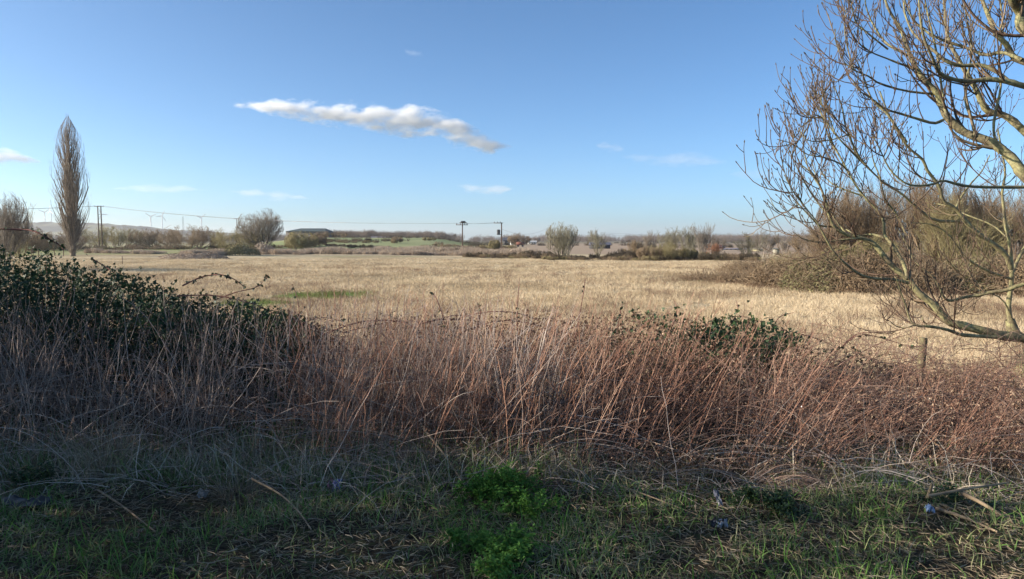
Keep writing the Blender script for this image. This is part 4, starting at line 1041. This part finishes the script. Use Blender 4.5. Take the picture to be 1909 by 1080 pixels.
def near_tree(name, label, limbs, trunk, Ybase, seed, rmin, density, gscale, bias):
    g = np.random.default_rng(seed)
    b0 = trunk[0][0]; t = thing(name, label, 'tree', (0, 0, 0))
    org = np.array([b0[0], b0[1], b0[2]]); t.location = tuple(org)
    if len(trunk[0]) > 1:
        m = MB(); P = smooth(np.array(trunk[0]), 16); Rr = np.interp(np.linspace(0, 1, 16), np.linspace(0, 1, len(trunk[1])), trunk[1]); tubes(m, (P - org)[None], Rr[None], 14); link('trunk', m.mesh('trunk', M['bark'], True), t)
    tw = MB(); bd = MB()
    for (px, Y0, Y1, w0, w1) in limbs:
        P, W = limb3(px, Y0, Y1, w0, w1)
        m = MB(); tubes(m, (P - org)[None], W[None], 7); link('limb', m.mesh('limb', M['bark'], True), t)
        Ls = np.linalg.norm(np.diff(P, axis=0), axis=1).sum()
        n1 = max(2, int(Ls * density))
        K = len(P)
        P1, R1 = grow(P[None], W[None], n1, (.2, 1), (.55, 1.15), .95 * gscale, 9, 1.25, .22, .5, rmin * 1.5, .5, g, .68)
        P2, R2 = grow(P1, R1, 3, (.15, 1), (.45, 1.0), .42 * gscale, 7, 1.1, .2, .7, rmin * 1.1, .6, g, .35)
        P3, R3 = grow(P2, R2, 1, (.1, 1), (.5, 1.1), .16 * gscale, 5, .9, .25, .8, rmin * .9, .75, g, .2)
        # the shoot that continues the limb itself
        for A, B in ((P1, R1), (P2, R2), (P3, R3)): tubes(tw, A - org, B, 3)
        tips = np.concatenate([P1[:, -2:], P2[:, -2:], P3[:, -2:]]); d = norm(tips[:, 1] - tips[:, 0]); e = tips[:, 1]
        Q = np.stack([e, e + d * rmin * 3, e + d * rmin * 6.5], 1) - org
        tubes(bd, Q, np.array([rmin * .8, rmin * 1.45, rmin * .2])[None] * np.ones((len(Q), 1)), 4)
    link('crown', tw.mesh('crown', M['ash_twig']), t)
    o = link('buds', bd.mesh('buds', M['scrub_dark']), t); o['kind'] = 'stuff'
    return t
base1 = at(1968, 770, 7.1); base1[2] = 1.2
trk = [base1, at(1975, 690, 7.1), at(2002, 600, 7.1), at(2012, 480, 7.0), at(2000, 330, 6.9), at(2010, 180, 6.8), at(1995, 60, 6.7), at(1985, -120, 6.6)]
near_tree('ash_tree', 'large near bare tree with lichened limbs sweeping in over the field', T1, (trk, [.42, .36, .22, .20, .18, .16, .14, .10]), 7, 301, .0040, 5.0, .82, None)
b2 = at(1896, 640, 22.); b2[2] = 0
near_tree('ash_tree', 'slim lichened bare tree standing in the field beyond the near branches', T2, ([b2, at(1890, 622, 22.), at(1883, 596, 22.)], [.34, .18, .12]), 22, 302, .010, 1.5, 2.4, None)

# ------------------------------------------------------------------ roadside bank: dry stems, tangle, brambles
g = np.random.default_rng(400)
def pxof(x, y): return x / y * FPX + PW / 2
def stem_height(px):
    return np.interp(px, [-200, 300, 600, 900, 1300, 1500, 1700, 2100], [1.12, 1.12, 1.05, 1.06, 1.00, .80, .66, .64])
def lean_of(px):
    return np.interp(px, [0, 400, 700, 900, 1200, 1900], [.02, .03, .16, .10, .34, .55])
def stems(n, x0, x1, y0, y1, rad, hs, mt, seed, side=0.35, label='', name='dry_stems', broken=.2, curl=-.2):
    g = np.random.default_rng(seed)
    x = g.uniform(x0, x1, n); y = g.uniform(y0, y1, n)
    # stems stand in loose bunches
    k = wave(x * 1.5, y * 2., 2.0, 1.) + .6 * wave(x * 5, y * 3., 2.0, 2.) > g.uniform(-1.0, .6, n); x, y = x[k], y[k]; n = len(x)
    px = pxof(x, y); H = stem_height(px) * g.uniform(.45, 1.12, n) * hs
    H = np.where(px > 1480, H * (.35 + .75 * g.uniform(0, 1, n) ** 1.6), H)
    L = lean_of(px) + g.normal(0, .20, n) ; L2 = g.normal(0, .22, n)
    fl = g.uniform(0, 1, n) < broken
    L = np.where(fl, L + g.normal(0, .8, n), L)
    d = np.stack([np.sin(L), L2 * .8, np.cos(L)], -1)
    P = walk(np.stack([x, y, gz(x, y) - .02], -1), d, H, 6, curl, .16, g)
    m = MB(); R0 = rad * g.uniform(.55, 1.3, n)
    tubes(m, P, R0[:, None] * np.linspace(1, .45, 6)[None], 3)
    if side > 0:
        P2, R2 = grow(P, R0[:, None] * np.ones((1, 6)), np.where(g.uniform(0, 1, n) < side, 3, 0), (.35, 1), (.3, .9), .22, 4, .3, .3, .5, .0012, .5, g, .2)
        tubes(m, P2, R2, 3)
    return tag(link(name, m.mesh(name, M[mt])), label, kind='stuff')
M['sunlit_pale_litter'] = plant_mat('sunlit_pale_litter', [(0, (.10, .06, .04)), (.35, (.30, .20, .135)), (.7, (.50, .36, .25)), (1, (.66, .52, .38))], nscale=1.0, trans=.15)  # pale leaf tones, raised further to put the sunny end's light into the colour
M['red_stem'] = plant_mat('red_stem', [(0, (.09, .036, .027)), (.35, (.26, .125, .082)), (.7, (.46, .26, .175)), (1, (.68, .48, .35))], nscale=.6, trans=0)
M['grey_stem'] = plant_mat('grey_stem', [(0, (.09, .06, .05)), (.35, (.28, .215, .18)), (.7, (.50, .41, .345)), (1, (.70, .61, .53))], nscale=.6, trans=0)
stems(2300, -5.6, .3, 5.3, 6.7, .0036, 1.0, 'grey_stem', 401, .5, 'upright greyish dry stalks in the shade of the roadside bank')
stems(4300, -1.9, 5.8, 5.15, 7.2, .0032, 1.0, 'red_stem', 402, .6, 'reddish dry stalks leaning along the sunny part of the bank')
stems(3200, -5.8, 6.2, 5.1, 7.5, .0024, .72, 'dry_stem', 403, .8, 'thin brown undergrowth stalks among the taller ones', broken=.4)
# fallen stalks criss crossing low down
def fallen(n, x0, x1, y0, y1, z1, rad, Lr, mt, seed, label, z0=.03, droop=-.5, dx=(0, 1.)):
    g = np.random.default_rng(seed)
    x = g.uniform(x0, x1, n); y = g.uniform(y0, y1, n); z = gz(x, y) + z0 + z1 * g.uniform(0, 1, n) ** 1.4 * np.clip((y - y0 + .25) / .7, .1, 1)
    d = np.stack([g.normal(dx[0], dx[1], n), g.normal(0, .45, n), g.normal(.25, .4, n)], -1)
    P = walk(np.stack([x, y, z], -1), d, g.uniform(*Lr, n), 7, droop, .25, g)
    P[:, :, 2] = np.maximum(P[:, :, 2], gz(P[:, :, 0], P[:, :, 1]) + .006)
    m = MB(); tubes(m, P, rad * g.uniform(.6, 1.4, n)[:, None] * np.linspace(1, .5, 7)[None], 3)
    return tag(link('fallen_stalks', m.mesh('fallen_stalks', M[mt])), label, kind='stuff')
fallen(1500, -6, .6, 5.2, 7.0, .50, .0026, (.3, 1.0), 'grey_stem', 404, 'fallen grey stalks criss crossing at the foot of the bank')
fallen(4200, -1, 6.3, 5.0, 7.4, .60, .0022, (.2, .7), 'dry_stem', 405, 'brown broken stalks tangled through the bank')
fallen(900, -6, 6, 4.65, 5.4, .16, .0022, (.25, .9), 'grey_stem', 406, 'loose stalks fallen over the verge edge', droop=-.8)
# dead leaves and bits caught in the tangle
g = np.random.default_rng(407)
n = 80000; x = g.uniform(-6.2, 6.8, n); y = g.uniform(5.05, 7.7, n)
kp = g.uniform(0, 1, n) < np.interp(x, [-6, -1, 1], [.35, .5, 1.]); x, y = x[kp], y[kp]; n = len(x)
hh = stem_height(pxof(x, y)) * np.interp(pxof(x, y), [1300, 1550], [.82, .5]) * g.uniform(0, 1, n) ** 1.1 * np.clip((y - 4.9) / .9, .12, 1)
for q_, mt_q, lab_q in ((x < 1.6 + g.normal(0, .7, n), 'dead_leaf', 'brown dead leaves and fragments caught all through the bank'), (None, 'sunlit_pale_litter', 'pale curled dead leaves, coloured brighter as if sunlit, lying thick on the sunny end of the bank')):
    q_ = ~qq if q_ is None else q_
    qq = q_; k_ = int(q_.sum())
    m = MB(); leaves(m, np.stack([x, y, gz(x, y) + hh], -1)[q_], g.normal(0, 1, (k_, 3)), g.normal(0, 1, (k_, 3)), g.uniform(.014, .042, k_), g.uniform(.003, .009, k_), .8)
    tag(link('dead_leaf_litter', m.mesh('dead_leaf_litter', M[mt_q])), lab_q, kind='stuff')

# great bramble at the west end
def big_bramble(label, prof, y0, y1, n, L, seed, fill=.5, gaps=0., canes=300):
    """prof: [(px, py)] skyline of the bush at distance y0"""
    g = np.random.default_rng(seed)
    px = np.array([a for a, b in prof], float); py = np.array([b for a, b in prof], float); ym = y0 + (y1 - y0) * .35
    X = (px - PW / 2) / FPX * ym; Zt = CAMZ - (py - HORY) / FPX * ym
    cx = X.mean(); t = thing('bramble_bush', label, 'bramble', (cx, ym, float(gz(cx, ym))))
    x = g.uniform(X[0], X[-1], n); v = g.uniform(0, 1, n); y = y0 + (y1 - y0) * v
    top = np.interp(x, X, Zt) - gz(x, y); shape = np.clip(1 - ((v - .4) / .62) ** 2, 0, 1) ** .5
    top = top * shape * (1 + .10 * wave(x * 2, y * 2, 2.) + .09 * wave(x * 6, y * 6, 2.) + .05 * wave(x * 15, y * 11, 2., 2.)) + np.where(g.uniform(0, 1, n) < .05, g.uniform(0, .16, n), 0)
    z = top * (1 - fill * g.uniform(0, 1, n) ** 1.3)
    if gaps: 
        k = wave(x * 3, z * 5 + y, 2., 1.) > g.uniform(-1.4, gaps, n); x, y, z, v = x[k], y[k], z[k], v[k]; n = len(x)
    P = np.stack([x - cx, y - ym, gz(x, y) + z - float(gz(cx, ym))], -1)
    Nn = np.stack([g.normal(0, .3, n), (v - .45) * 2, .35 + 0 * x], -1)
    m = MB()
    # three leaflets per leaf
    dv = norm(g.normal(0, 1, (n, 3)) + [0, -.3, -.2]); ll = L * g.uniform(.35, 1.35, n); nn_ = norm(Nn + g.normal(0, .55, (n, 3)))
    sv = norm(np.cross(nn_, dv))
    for kx, q in ((0, 1.), (1, .8), (-1, .8)):
        leaves(m, P, nn_ + g.normal(0, .15, (n, 3)), dv + kx * sv * 1.4, ll * q, ll * .36 * q)
    link('foliage', m.mesh('foliage', M['bramble']), t)
    k = canes; x = g.uniform(X[0], X[-1], k); y = g.uniform(y0, y1, k); h = np.interp(x, X, Zt) - gz(x, y)
    p0 = np.stack([x - cx, y - ym, gz(x, y) - float(gz(cx, ym))], -1)
    Pc = walk(p0, np.stack([g.normal(0, .6, k), g.normal(0, .4, k), np.ones(k)], -1), h * g.uniform(.7, 1.08, k), 9, -.9, .3, g)
    m = MB(); tubes(m, Pc, .0035 * g.uniform(.6, 1.3, k)[:, None] * np.linspace(1, .5, 9)[None], 4); link('branches', m.mesh('branches', M['cane'], True), t)
    return t
big_bramble('dark overgrown bramble mass climbing towards the poplar side of the bank', [(-260, 440), (-60, 462), (0, 482), (60, 490), (130, 500), (200, 522), (300, 546), (400, 562), (480, 578), (540, 596), (590, 625)], 6.3, 8.2, 62000, .027, 410, .9, 0, 520)
big_bramble('patch of dark bramble leaves on top of the sunlit bank', [(1270, 660), (1320, 600), (1400, 584), (1450, 596), (1488, 618), (1510, 665)], 6.4, 7.5, 4600, .034, 411, .7, .7, 60)
big_bramble('thin scatter of bramble leaves behind the dry stalks at mid bank', [(1120, 630), (1170, 600), (1230, 594), (1300, 606), (1340, 640)], 6.4, 7.5, 3000, .03, 412, .7, .9, 60)
big_bramble('low dark bramble tuft among canes near the leaning fence post', [(1500, 668), (1540, 645), (1580, 650), (1640, 662), (1700, 690)], 6.9, 7.6, 500, .03, 413, .7, .5, 40)
big_bramble('sparse bramble leaves where the great bramble meets the stalks', [(430, 590), (520, 592), (580, 606), (640, 640)], 6.6, 7.4, 1500, .028, 414, .8, .7, 60)

# arching canes, each traced
def cane(px, Y, w, lf=0, seed=0, par=None, red=False):
    g = np.random.default_rng(seed); P, W = limb3(px, Y, Y + .15, w, w * .5)
    o = par
    m = MB(); tubes(m, (P - ORG)[None], W[None], 5); link('cane', m.mesh('cane', M['cane'], True), o)
    if lf:
        i = g.uniform(0, len(P) - 1.01, lf); i0 = i.astype(int); q = P[i0] + (P[i0 + 1] - P[i0]) * (i - i0)[:, None] - ORG
        m = MB(); dv = g.normal(0, 1, (lf, 3))
        for kx in (-1, 0, 1): leaves(m, q, g.normal(0, .6, (lf, 3)) + [0, -.6, .5], dv + g.normal(0, .5, (lf, 3)), g.uniform(.02, .042, lf), g.uniform(.009, .016, lf))
        link('leaf_spray', m.mesh('leaf_spray', M['bramble']), o)
ORG = np.array([0, 6.6, 1.35])
ct = thing('bramble_canes', 'arching reddish bramble canes looping over the top of the stalk bank', 'bramble', tuple(ORG))
CN = [([(20, 428), (60, 430), (90, 445), (112, 458), (118, 466)], 6.4, 4, 14), ([(-40, 426), (0, 427), (40, 430)], 6.4, 4, 4), ([(170, 482), (200, 500), (225, 520)], 6.5, 3, 10), ([(340, 533), (375, 517), (410, 512), (435, 520), (455, 535)], 6.5, 3.4, 16), ([(400, 560), (440, 545), (480, 535), (500, 512)], 6.6, 2.6, 10), ([(330, 552), (400, 551), (470, 566), (520, 590)], 6.5, 3.4, 12),
      ([(600, 625), (660, 603), (715, 597), (760, 604), (790, 625)], 6.6, 3.6, 0), ([(640, 620), (700, 606), (760, 598), (830, 610)], 6.8, 2.6, 2), ([(760, 612), (810, 598), (870, 596), (920, 612), (950, 640)], 6.6, 3, 2), ([(800, 600), (850, 588), (890, 594), (915, 615)], 6.9, 2.6, 0), ([(840, 598), (900, 583), (950, 582), (990, 592), (1030, 612)], 6.8, 2.8, 2), ([(860, 620), (930, 598), (1000, 606), (1050, 630)], 6.5, 2.8, 2),
      ([(830, 640), (828, 600), (815, 560), (806, 545)], 6.7, 3, 8), ([(965, 640), (964, 580), (967, 540), (968, 518)], 6.7, 2.4, 2), ([(1070, 640), (1080, 590), (1088, 545), (1091, 520)], 6.7, 2.4, 2), ([(890, 610), (896, 585), (892, 570)], 6.7, 2.6, 6), ([(1250, 620), (1262, 580), (1258, 562)], 6.9, 2.2, 6), ([(1150, 625), (1156, 585), (1160, 566)], 6.9, 2.2, 6), ([(1300, 612), (1370, 590), (1420, 600)], 7.0, 2.6, 8),
      ([(1480, 620), (1530, 634), (1565, 652)], 6.8, 2.4, 6), ([(1575, 640), (1600, 622), (1640, 620), (1668, 624)], 6.8, 2.2, 0), ([(1560, 655), (1600, 625), (1650, 632), (1690, 645), (1720, 645)], 6.9, 2.6, 10), ([(1500, 700), (1560, 680), (1640, 640), (1700, 622)], 6.6, 2.2, 0), ([(500, 640), (560, 605), (600, 592), (640, 600)], 6.7, 2.6, 8), ([(1360, 608), (1375, 580), (1372, 560)], 7., 2.2, 5), ([(1440, 610), (1455, 590), (1480, 583)], 7., 2.2, 4), ([(1010, 640), (1060, 612), (1110, 608), (1150, 622)], 6.8, 2.4, 4), ([(690, 640), (700, 600), (706, 560)], 6.8, 2., 2), ([(560, 610), (555, 560), (545, 530)], 6.9, 2., 4)]
for i, (p, Y, w_, lf) in enumerate(CN): cane(p, Y, w_, lf, 500 + i, ct)

# fence post and its broken neighbour at the foot of the bank
p0 = at(1709, 745, 8.6); p1 = at(1722, 630, 8.6)
zf = float(gz(p0[0], 8.6)); t = thing('fence_post', 'old lichened fence post leaning in the sunlit stalks below the near tree', 'post', (p0[0], 8.6, zf))
d = p1 - p0; bot = np.array([-d[0] * .25, 0, 0]);
tp = np.array([p1[0] - p0[0], 0, p1[2] - zf]); Rp = .044
m = MB(); P = np.array([bot - [0, 0, .15], (bot + tp) / 2, tp]); tubes(m, P[None], np.array([[Rp * 1.05, Rp, Rp * .97]]), 9, True); link('post', m.mesh('post', M['post'], False), t)
for k, zz in enumerate((.92, .66, .40)):
    q = tp * zz; P = np.array([[q[0] + s * 4.0, .03 * s, q[2] - .10 * abs(s) * (1 - abs(s)) * 4 - .04 * k] for s in np.linspace(-1, 1, 12)])
    m = MB(); tubes(m, P[None], np.full((1, 12), .0022), 3); link('wire', m.mesh('wire', M['cane']), t)
p0 = at(1696, 750, 8.3); zf = float(gz(p0[0], 8.3)); t = thing('fence_post', 'short dark rotten stump of a post right beside the leaning one', 'post', (p0[0], 8.3, zf))
q = at(1706, 700, 8.3); m = MB(); P = np.array([[0, 0, -.1], [.02, 0, (q[2] - zf) * .5], [q[0] - p0[0], 0, q[2] - zf]]); tubes(m, P[None], np.array([[.07, .065, .05]]), 8, True); link('stump', m.mesh('stump', M['log']), t)

# ------------------------------------------------------------------ verge: short grass, straw, herbs, litter
g = np.random.default_rng(600)
def blades(n, x0, x1, y0, y1, H, w, mt, seed, label, name='verge_grass', dens=None, lean=.5, flat=False, z0=0., droop=-.7):
    g = np.random.default_rng(seed); x = g.uniform(x0, x1, n); y = y0 + (y1 - y0) * g.uniform(0, 1, n)
    if dens is not None: k = dens(x, y, g, n); x, y = x[k], y[k]; n = len(x)
    b = g.uniform(0, 2 * math.pi, n)
    th = g.uniform(1.2, 1.65, n) if flat else np.abs(g.normal(0, lean, n))
    d = np.stack([np.sin(th) * np.cos(b), np.sin(th) * np.sin(b), np.cos(th)], -1)
    hh = H(x, y, g, n) if callable(H) else H * g.uniform(.4, 1.2, n)
    P = walk(np.stack([x, y, gz(x, y) + z0 + (g.uniform(0, .035, n) if flat else 0)], -1), d, hh, 4, -.15 if flat else droop, .25, g)
    P[:, :, 2] = np.maximum(P[:, :, 2], gz(P[:, :, 0], P[:, :, 1]) + .003)
    W = w * g.uniform(.6, 1.4, n)[:, None] * np.array([1, .9, .65, .12])[None]
    m = MB(); ribbons(m, P, W, np.cross(d, g.normal(0, 1, (n, 3))))
    return tag(link(name, m.mesh(name, M[mt])), label, kind='stuff')
def dn(x, y, g, n): return wave(x * 1.3, y * 1.3, 2.2, .5) + .5 * wave(x * 4, y * 4, 2.) > g.uniform(-.9, .75, n)
def dn2(x, y, g, n): return wave(x * 1.3, y * 1.3, 2.2, .5) + .5 * wave(x * 4, y * 4, 2.) > g.uniform(-.3, 1.1, n)
blades(46000, -4.6, 4.6, 2.6, 5.7, .095, .0028, 'verge_grass', 601, 'short ragged green grass on the shaded roadside verge', dens=dn)
blades(9000, -4.6, 4.6, 2.6, 5.5, .15, .0030, 'bright_leaf', 602, 'brighter tufts of longer grass on the verge', dens=dn2, lean=.4)
blades(50000, -4.8, 4.8, 2.5, 5.8, .085, .0021, 'verge_straw', 603, 'mown straw and dead blades matted over the verge', name='cut_straw', flat=True)
blades(6000, -6.0, .6, 4.85, 5.6, .26, .0030, 'pale_straw', 604, 'longer dead grass at the foot of the shaded bank', name='dead_grass', lean=.45)
blades(5000, -6.0, 0.5, 4.8, 5.7, .26, .0028, 'verge_grass', 605, 'longer green grass at the foot of the shaded bank', name='long_grass', lean=.4)
blades(6000, 0.6, 6.4, 4.9, 5.5, .14, .0018, 'verge_straw', 606, 'dead grass at the foot of the sunny bank', name='dead_grass', lean=.6)

blades(9000, -6.0, 6.3, 4.72, 5.5, .38, .0034, 'pale_straw', 607, 'matted dead grass flopping down from the bank onto the verge', name='dead_grass', dens=dn, lean=1.0, droop=-2.0)
blades(5000, -4.8, 4.8, 2.6, 5.2, .16, .0032, 'verge_grass', 608, 'ragged tussocks of longer grass on the verge', dens=dn2, lean=.5, droop=-1.5)

def herb(label, px, py, wpx, n, seed, H=.12, name='cow_parsley', cat='plant', L=.018, group=None):
    g = np.random.default_rng(seed); b = gp(px, py, VERGE); Y = b[1]; r = wpx / 2 / FPX * Y; z = float(gz(b[0], Y))
    t = thing(name, label, cat, (b[0], Y, z), group)
    k = max(10, n // 40); a = g.uniform(0, 6.28, k); th = g.uniform(.1, 1.1, k)
    d = np.stack([np.sin(th) * np.cos(a), np.sin(th) * np.sin(a), np.cos(th)], -1)
    P = walk(np.zeros((k, 3)) + g.normal(0, r * .25, (k, 3)) * [1, 1, 0], d, (r * np.sin(th) + H) * g.uniform(.7, 1.15, k), 6, -.6, .15, g)
    m = MB(); tubes(m, P, np.full((k, 6), .0016), 3); link('stalks', m.mesh('stalks', M['bright_leaf']), t)
    P2, _ = grow(P, np.full((k, 6), .001), 10, (.35, 1), (.6, 1.2), .07, 4, .1, .2, .5, .0006, .5, g, .4)
    m = MB(); tubes(m, P2, np.full(P2.shape[:2], .0008), 3)
    nn_ = len(P2); 
    for s in (1, 2, 3):
        for q in (-1, 1):
            e = P2[:, s]; dr = norm(P2[:, s] - P2[:, s - 1]); up = norm(g.normal(0, .4, (nn_, 3)) + [0, 0, 1]); sv = np.cross(up, dr)
            leaves(m, e, up, dr * .6 + q * sv, L * g.uniform(.8, 1.5, nn_), L * .35 * g.uniform(.8, 1.4, nn_))
    leaves(m, P2[:, -1], np.array([0, 0, 1.]) + g.normal(0, .4, (nn_, 3)), norm(P2[:, -1] - P2[:, -2]), L * g.uniform(.8, 1.5, nn_), np.full(nn_, L * .4))
    link('foliage', m.mesh('foliage', M['bright_leaf' if name == 'cow_parsley' else 'bramble']), t)
HB_ = 'feathery green cow parsley plants on the verge'
herb('feathery bright green plant, the larger lobe below the stalk bank', 945, 925, 95, 1300, 701, .16, group=HB_)
herb('feathery green plant spreading beside the larger lobe', 893, 932, 75, 800, 702, .10, group=HB_)
herb('feathery green plant trailing towards the fallen stalks', 985, 958, 80, 700, 703, .09, group=HB_)
herb('small feathery plant near the bottom of the photo beside a rounder one', 868, 1025, 52, 500, 704, .08, group=HB_)
herb('round compact feathery plant at the bottom of the verge', 940, 1045, 66, 900, 705, .12, group=HB_)
herb('low leafy plant at the photo bottom edge below the compact round one', 925, 1075, 60, 500, 706, .08, group=HB_)
herb('dark nettle patch in the shaded hollow under the great bramble', 75, 915, 110, 700, 707, .10, 'nettle_patch', group=None)
herb('dark green herb among fallen twigs below the sunny bank', 1450, 960, 90, 700, 708, .08, 'nettle_patch')
herb('small dark herb under the fallen branches at the verge corner', 1775, 945, 60, 400, 709, .07, 'nettle_patch')
herb('nettle tuft with longer leaves at the far shaded end of the verge', 30, 830, 100, 600, 710, .22, 'nettle_patch', L=.022)
herb('small green herb beside the torn plastic strip', 1390, 940, 60, 400, 711, .08, 'nettle_patch')

# drooping clumps of dead grass
def dead_clump(label, px, py, wpx, H, n, seed, mt='verge_straw', lean=1.0, dirx=0.):
    g = np.random.default_rng(seed); b = gp(px, py, VERGE); z = float(gz(b[0], b[1])); t = thing('dead_grass_clump', label, 'grass clump', (b[0], b[1], z))
    r = wpx / 2 / FPX * b[1]; a = g.uniform(0, 6.28, n); p0 = np.stack([r * .35 * np.cos(a), r * .35 * np.sin(a), 0 * a], -1)
    d = np.stack([np.cos(a) * lean * g.uniform(.1, 1, n) + dirx, np.sin(a) * lean * g.uniform(.1, 1, n), np.ones(n)], -1)
    P = walk(p0, d, H * g.uniform(.5, 1.2, n), 8, -2.2, .2, g); P[:, :, 2] = np.maximum(P[:, :, 2], .004)
    m = MB(); ribbons(m, P, .0016 * g.uniform(.6, 1.3, n)[:, None] * np.linspace(1, .4, 8)[None], np.cross(d, g.normal(0, 1, (n, 3)))); link('blades', m.mesh('blades', M[mt]), t)
dead_clump('drooping tan clump of dead grass at the photo edge by the dark hollow', 5, 905, 130, .5, 420, 720)
dead_clump('pale bluish clump of dead straw standing at the edge of the dark hollow', 195, 900, 70, .62, 260, 721, 'verge_straw', .35)
dead_clump('drooping clump of dead grass beside a crumpled grey leaf', 440, 935, 110, .42, 300, 722)
dead_clump('fan of grey dead stalks lying down beside the large feathery plant', 1060, 900, 180, .7, 200, 723, 'dry_stem', 1.4, -.8)
dead_clump('second fan of dead stalks sprawling down to the verge further east', 1430, 895, 200, .8, 180, 724, 'dry_stem', 1.3, .9)

# fallen sticks
def stick(label, pts, w, seed=0, mt='log'):
    P = np.array([gp(a, b, VERGE + .03 + h) for a, b, h in pts]); P = smooth(P, 10)
    zb = gz(P[:, 0], P[:, 1]); W = np.linspace(w, w * .6, 10) / 2 / FPX * P[:, 1]
    P[:, 2] = np.maximum(P[:, 2], zb + W)
    t = thing('fallen_stick', label, 'stick', tuple(P[0])); m = MB(); tubes(m, (P - P[0])[None], W[None], 7, True); link('branch', m.mesh('branch', M[mt], True), t)
stick('thick pale broken branch lying at the verge corner, tip nearest the road', [(1790, 918, .10), (1830, 938, .07), (1888, 974, .02)], 9)
stick('dark branch crossing above the thick pale broken one', [(1730, 925, .10), (1800, 912, .12), (1880, 900, .12)], 6)
stick('long thin branch lying below the other fallen branches', [(1745, 948, .03), (1800, 966, .02), (1860, 992, .02)], 7)
stick('short upright snapped branch stub among the fallen branches', [(1726, 935, 0), (1734, 915, .08), (1738, 900, .14)], 8)
stick('long pale straight stick lying on the grass below the dark hollow', [(183, 914, .02), (230, 945, .01), (290, 992, .01)], 4.5)
stick('bent pale stick arching onto the grass below the shaded bank', [(470, 893, .10), (520, 920, .06), (555, 952, .02), (580, 987, 0)], 4.5)
stick('long thin rod lying across the dead stalks east of the feathery plants', [(1155, 905, .05), (1210, 925, .03), (1300, 960, .0)], 3.5)
stick('tall pale stick propped against the stalks beside the feathery plant', [(790, 800, .25), (830, 850, .12), (870, 912, .02)], 4.5)
stick('short curved twig lying on the verge near the photo bottom', [(1630, 1052, .01), (1642, 1050, .01), (1655, 1043, .02)], 4)

# litter
def crumple(name, label, cat, px, py, wpx, hpx, cols, seed, h=.03, parts=None):
    g = np.random.default_rng(seed); b = gp(px, py, VERGE); s = b[1] / FPX; z = float(gz(b[0], b[1])); t = thing(name, label, cat, (b[0], b[1], z + .02))
    for k, (pn, c, ox, fr) in enumerate(cols):
        nx_, ny_ = 9, 7; u, v = np.meshgrid(np.linspace(-.5, .5, nx_), np.linspace(-.5, .5, ny_))
        X = (u * fr + ox) * wpx * s + g.normal(0, .002, u.shape); Yy = v * hpx * s * 1.6 + g.normal(0, .002, u.shape); Z = h * (.5 + wave(u * 9 + k, v * 9, 1.3, seed)) + g.normal(0, .004, u.shape) + k * .004 + hpx * s * (v + .5) * .6
        i = np.arange(ny_ - 1)[:, None] * nx_ + np.arange(nx_ - 1)[None]
        m = MB().add(np.stack([X, Yy, Z], -1), np.stack([i, i + 1, i + nx_ + 1, i + nx_], -1))
        me = m.mesh(pn, solid(name + '_' + pn, c, .35, tuple(v * .75 for v in c), 30., .5)); o = link(pn, me, t)
        so_ = o.modifiers.new('thickness', 'SOLIDIFY'); so_.thickness = .0012
crumple('crisp_packet', 'crushed blue and pink packet half sunk in the verge grass', 'litter', 624, 912, 22, 16, [('foil', (.05, .06, .55), .2, .7), ('stripe', (.70, .55, .75), .15, .6), ('lining', (.25, .07, .13), -.3, .6)], 801)
crumple('paper_scrap', 'crumpled white and black wrapper on the verge near the torn strip', 'litter', 1338, 992, 36, 10, [('sheet', (.36, .36, .38), .15, .7), ('print', (.02, .02, .025), -.1, .8)], 802)
crumple('plastic_scrap', 'small torn blue white scrap below the fallen branches', 'litter', 1732, 972, 15, 8, [('film', (.30, .40, .58), 0, 1)], 803)
crumple('plastic_strip', 'torn grey plastic strip hanging down among dead stalks', 'litter', 1338, 940, 9, 26, [('film', (.22, .22, .25), 0, 1)], 804, .02)
crumple('plastic_sheet', 'flat dark plastic sheet lying in the shaded hollow', 'litter', 45, 945, 100, 14, [('film', (.022, .024, .03), 0, 1)], 805, .02)
crumple('dead_leaf', 'crumpled grey leaf beside the drooping dead grass clump', 'leaf', 378, 932, 20, 14, [('blade', (.30, .27, .24), 0, 1)], 806, .02)
crumple('paper_scrap', 'small grey scrap of paper in the grass right of the packet', 'litter', 742, 895, 14, 8, [('sheet', (.25, .26, .30), 0, 1)], 807, .02)

# ------------------------------------------------------------------ roadside hedge behind and beside the viewer, whose shade lies on the verge
g = np.random.default_rng(900)
for k, (yc, hh) in enumerate([(-9, 4.6), (-6.6, 4.2), (-4.2, 4.0), (-1.8, 4.1), (.6, 3.95), (3.0, 4.0), (5.0, 3.5)]):
    t = thing('roadside_hedge_bush', 'clipped evergreen hedge bush beside the road, number %s from the gap' % ['one', 'two', 'three', 'four', 'five', 'six', 'seven'][k], 'hedge', (-9.2, yc, 1.3), 'evergreen hedge bushes beside the road')
    m = leafy_mass(9000, mound_fn(1.5, 1.9, hh, .9), .14, 910 + k); link('foliage', m.mesh('foliage', M['evergreen']), t)
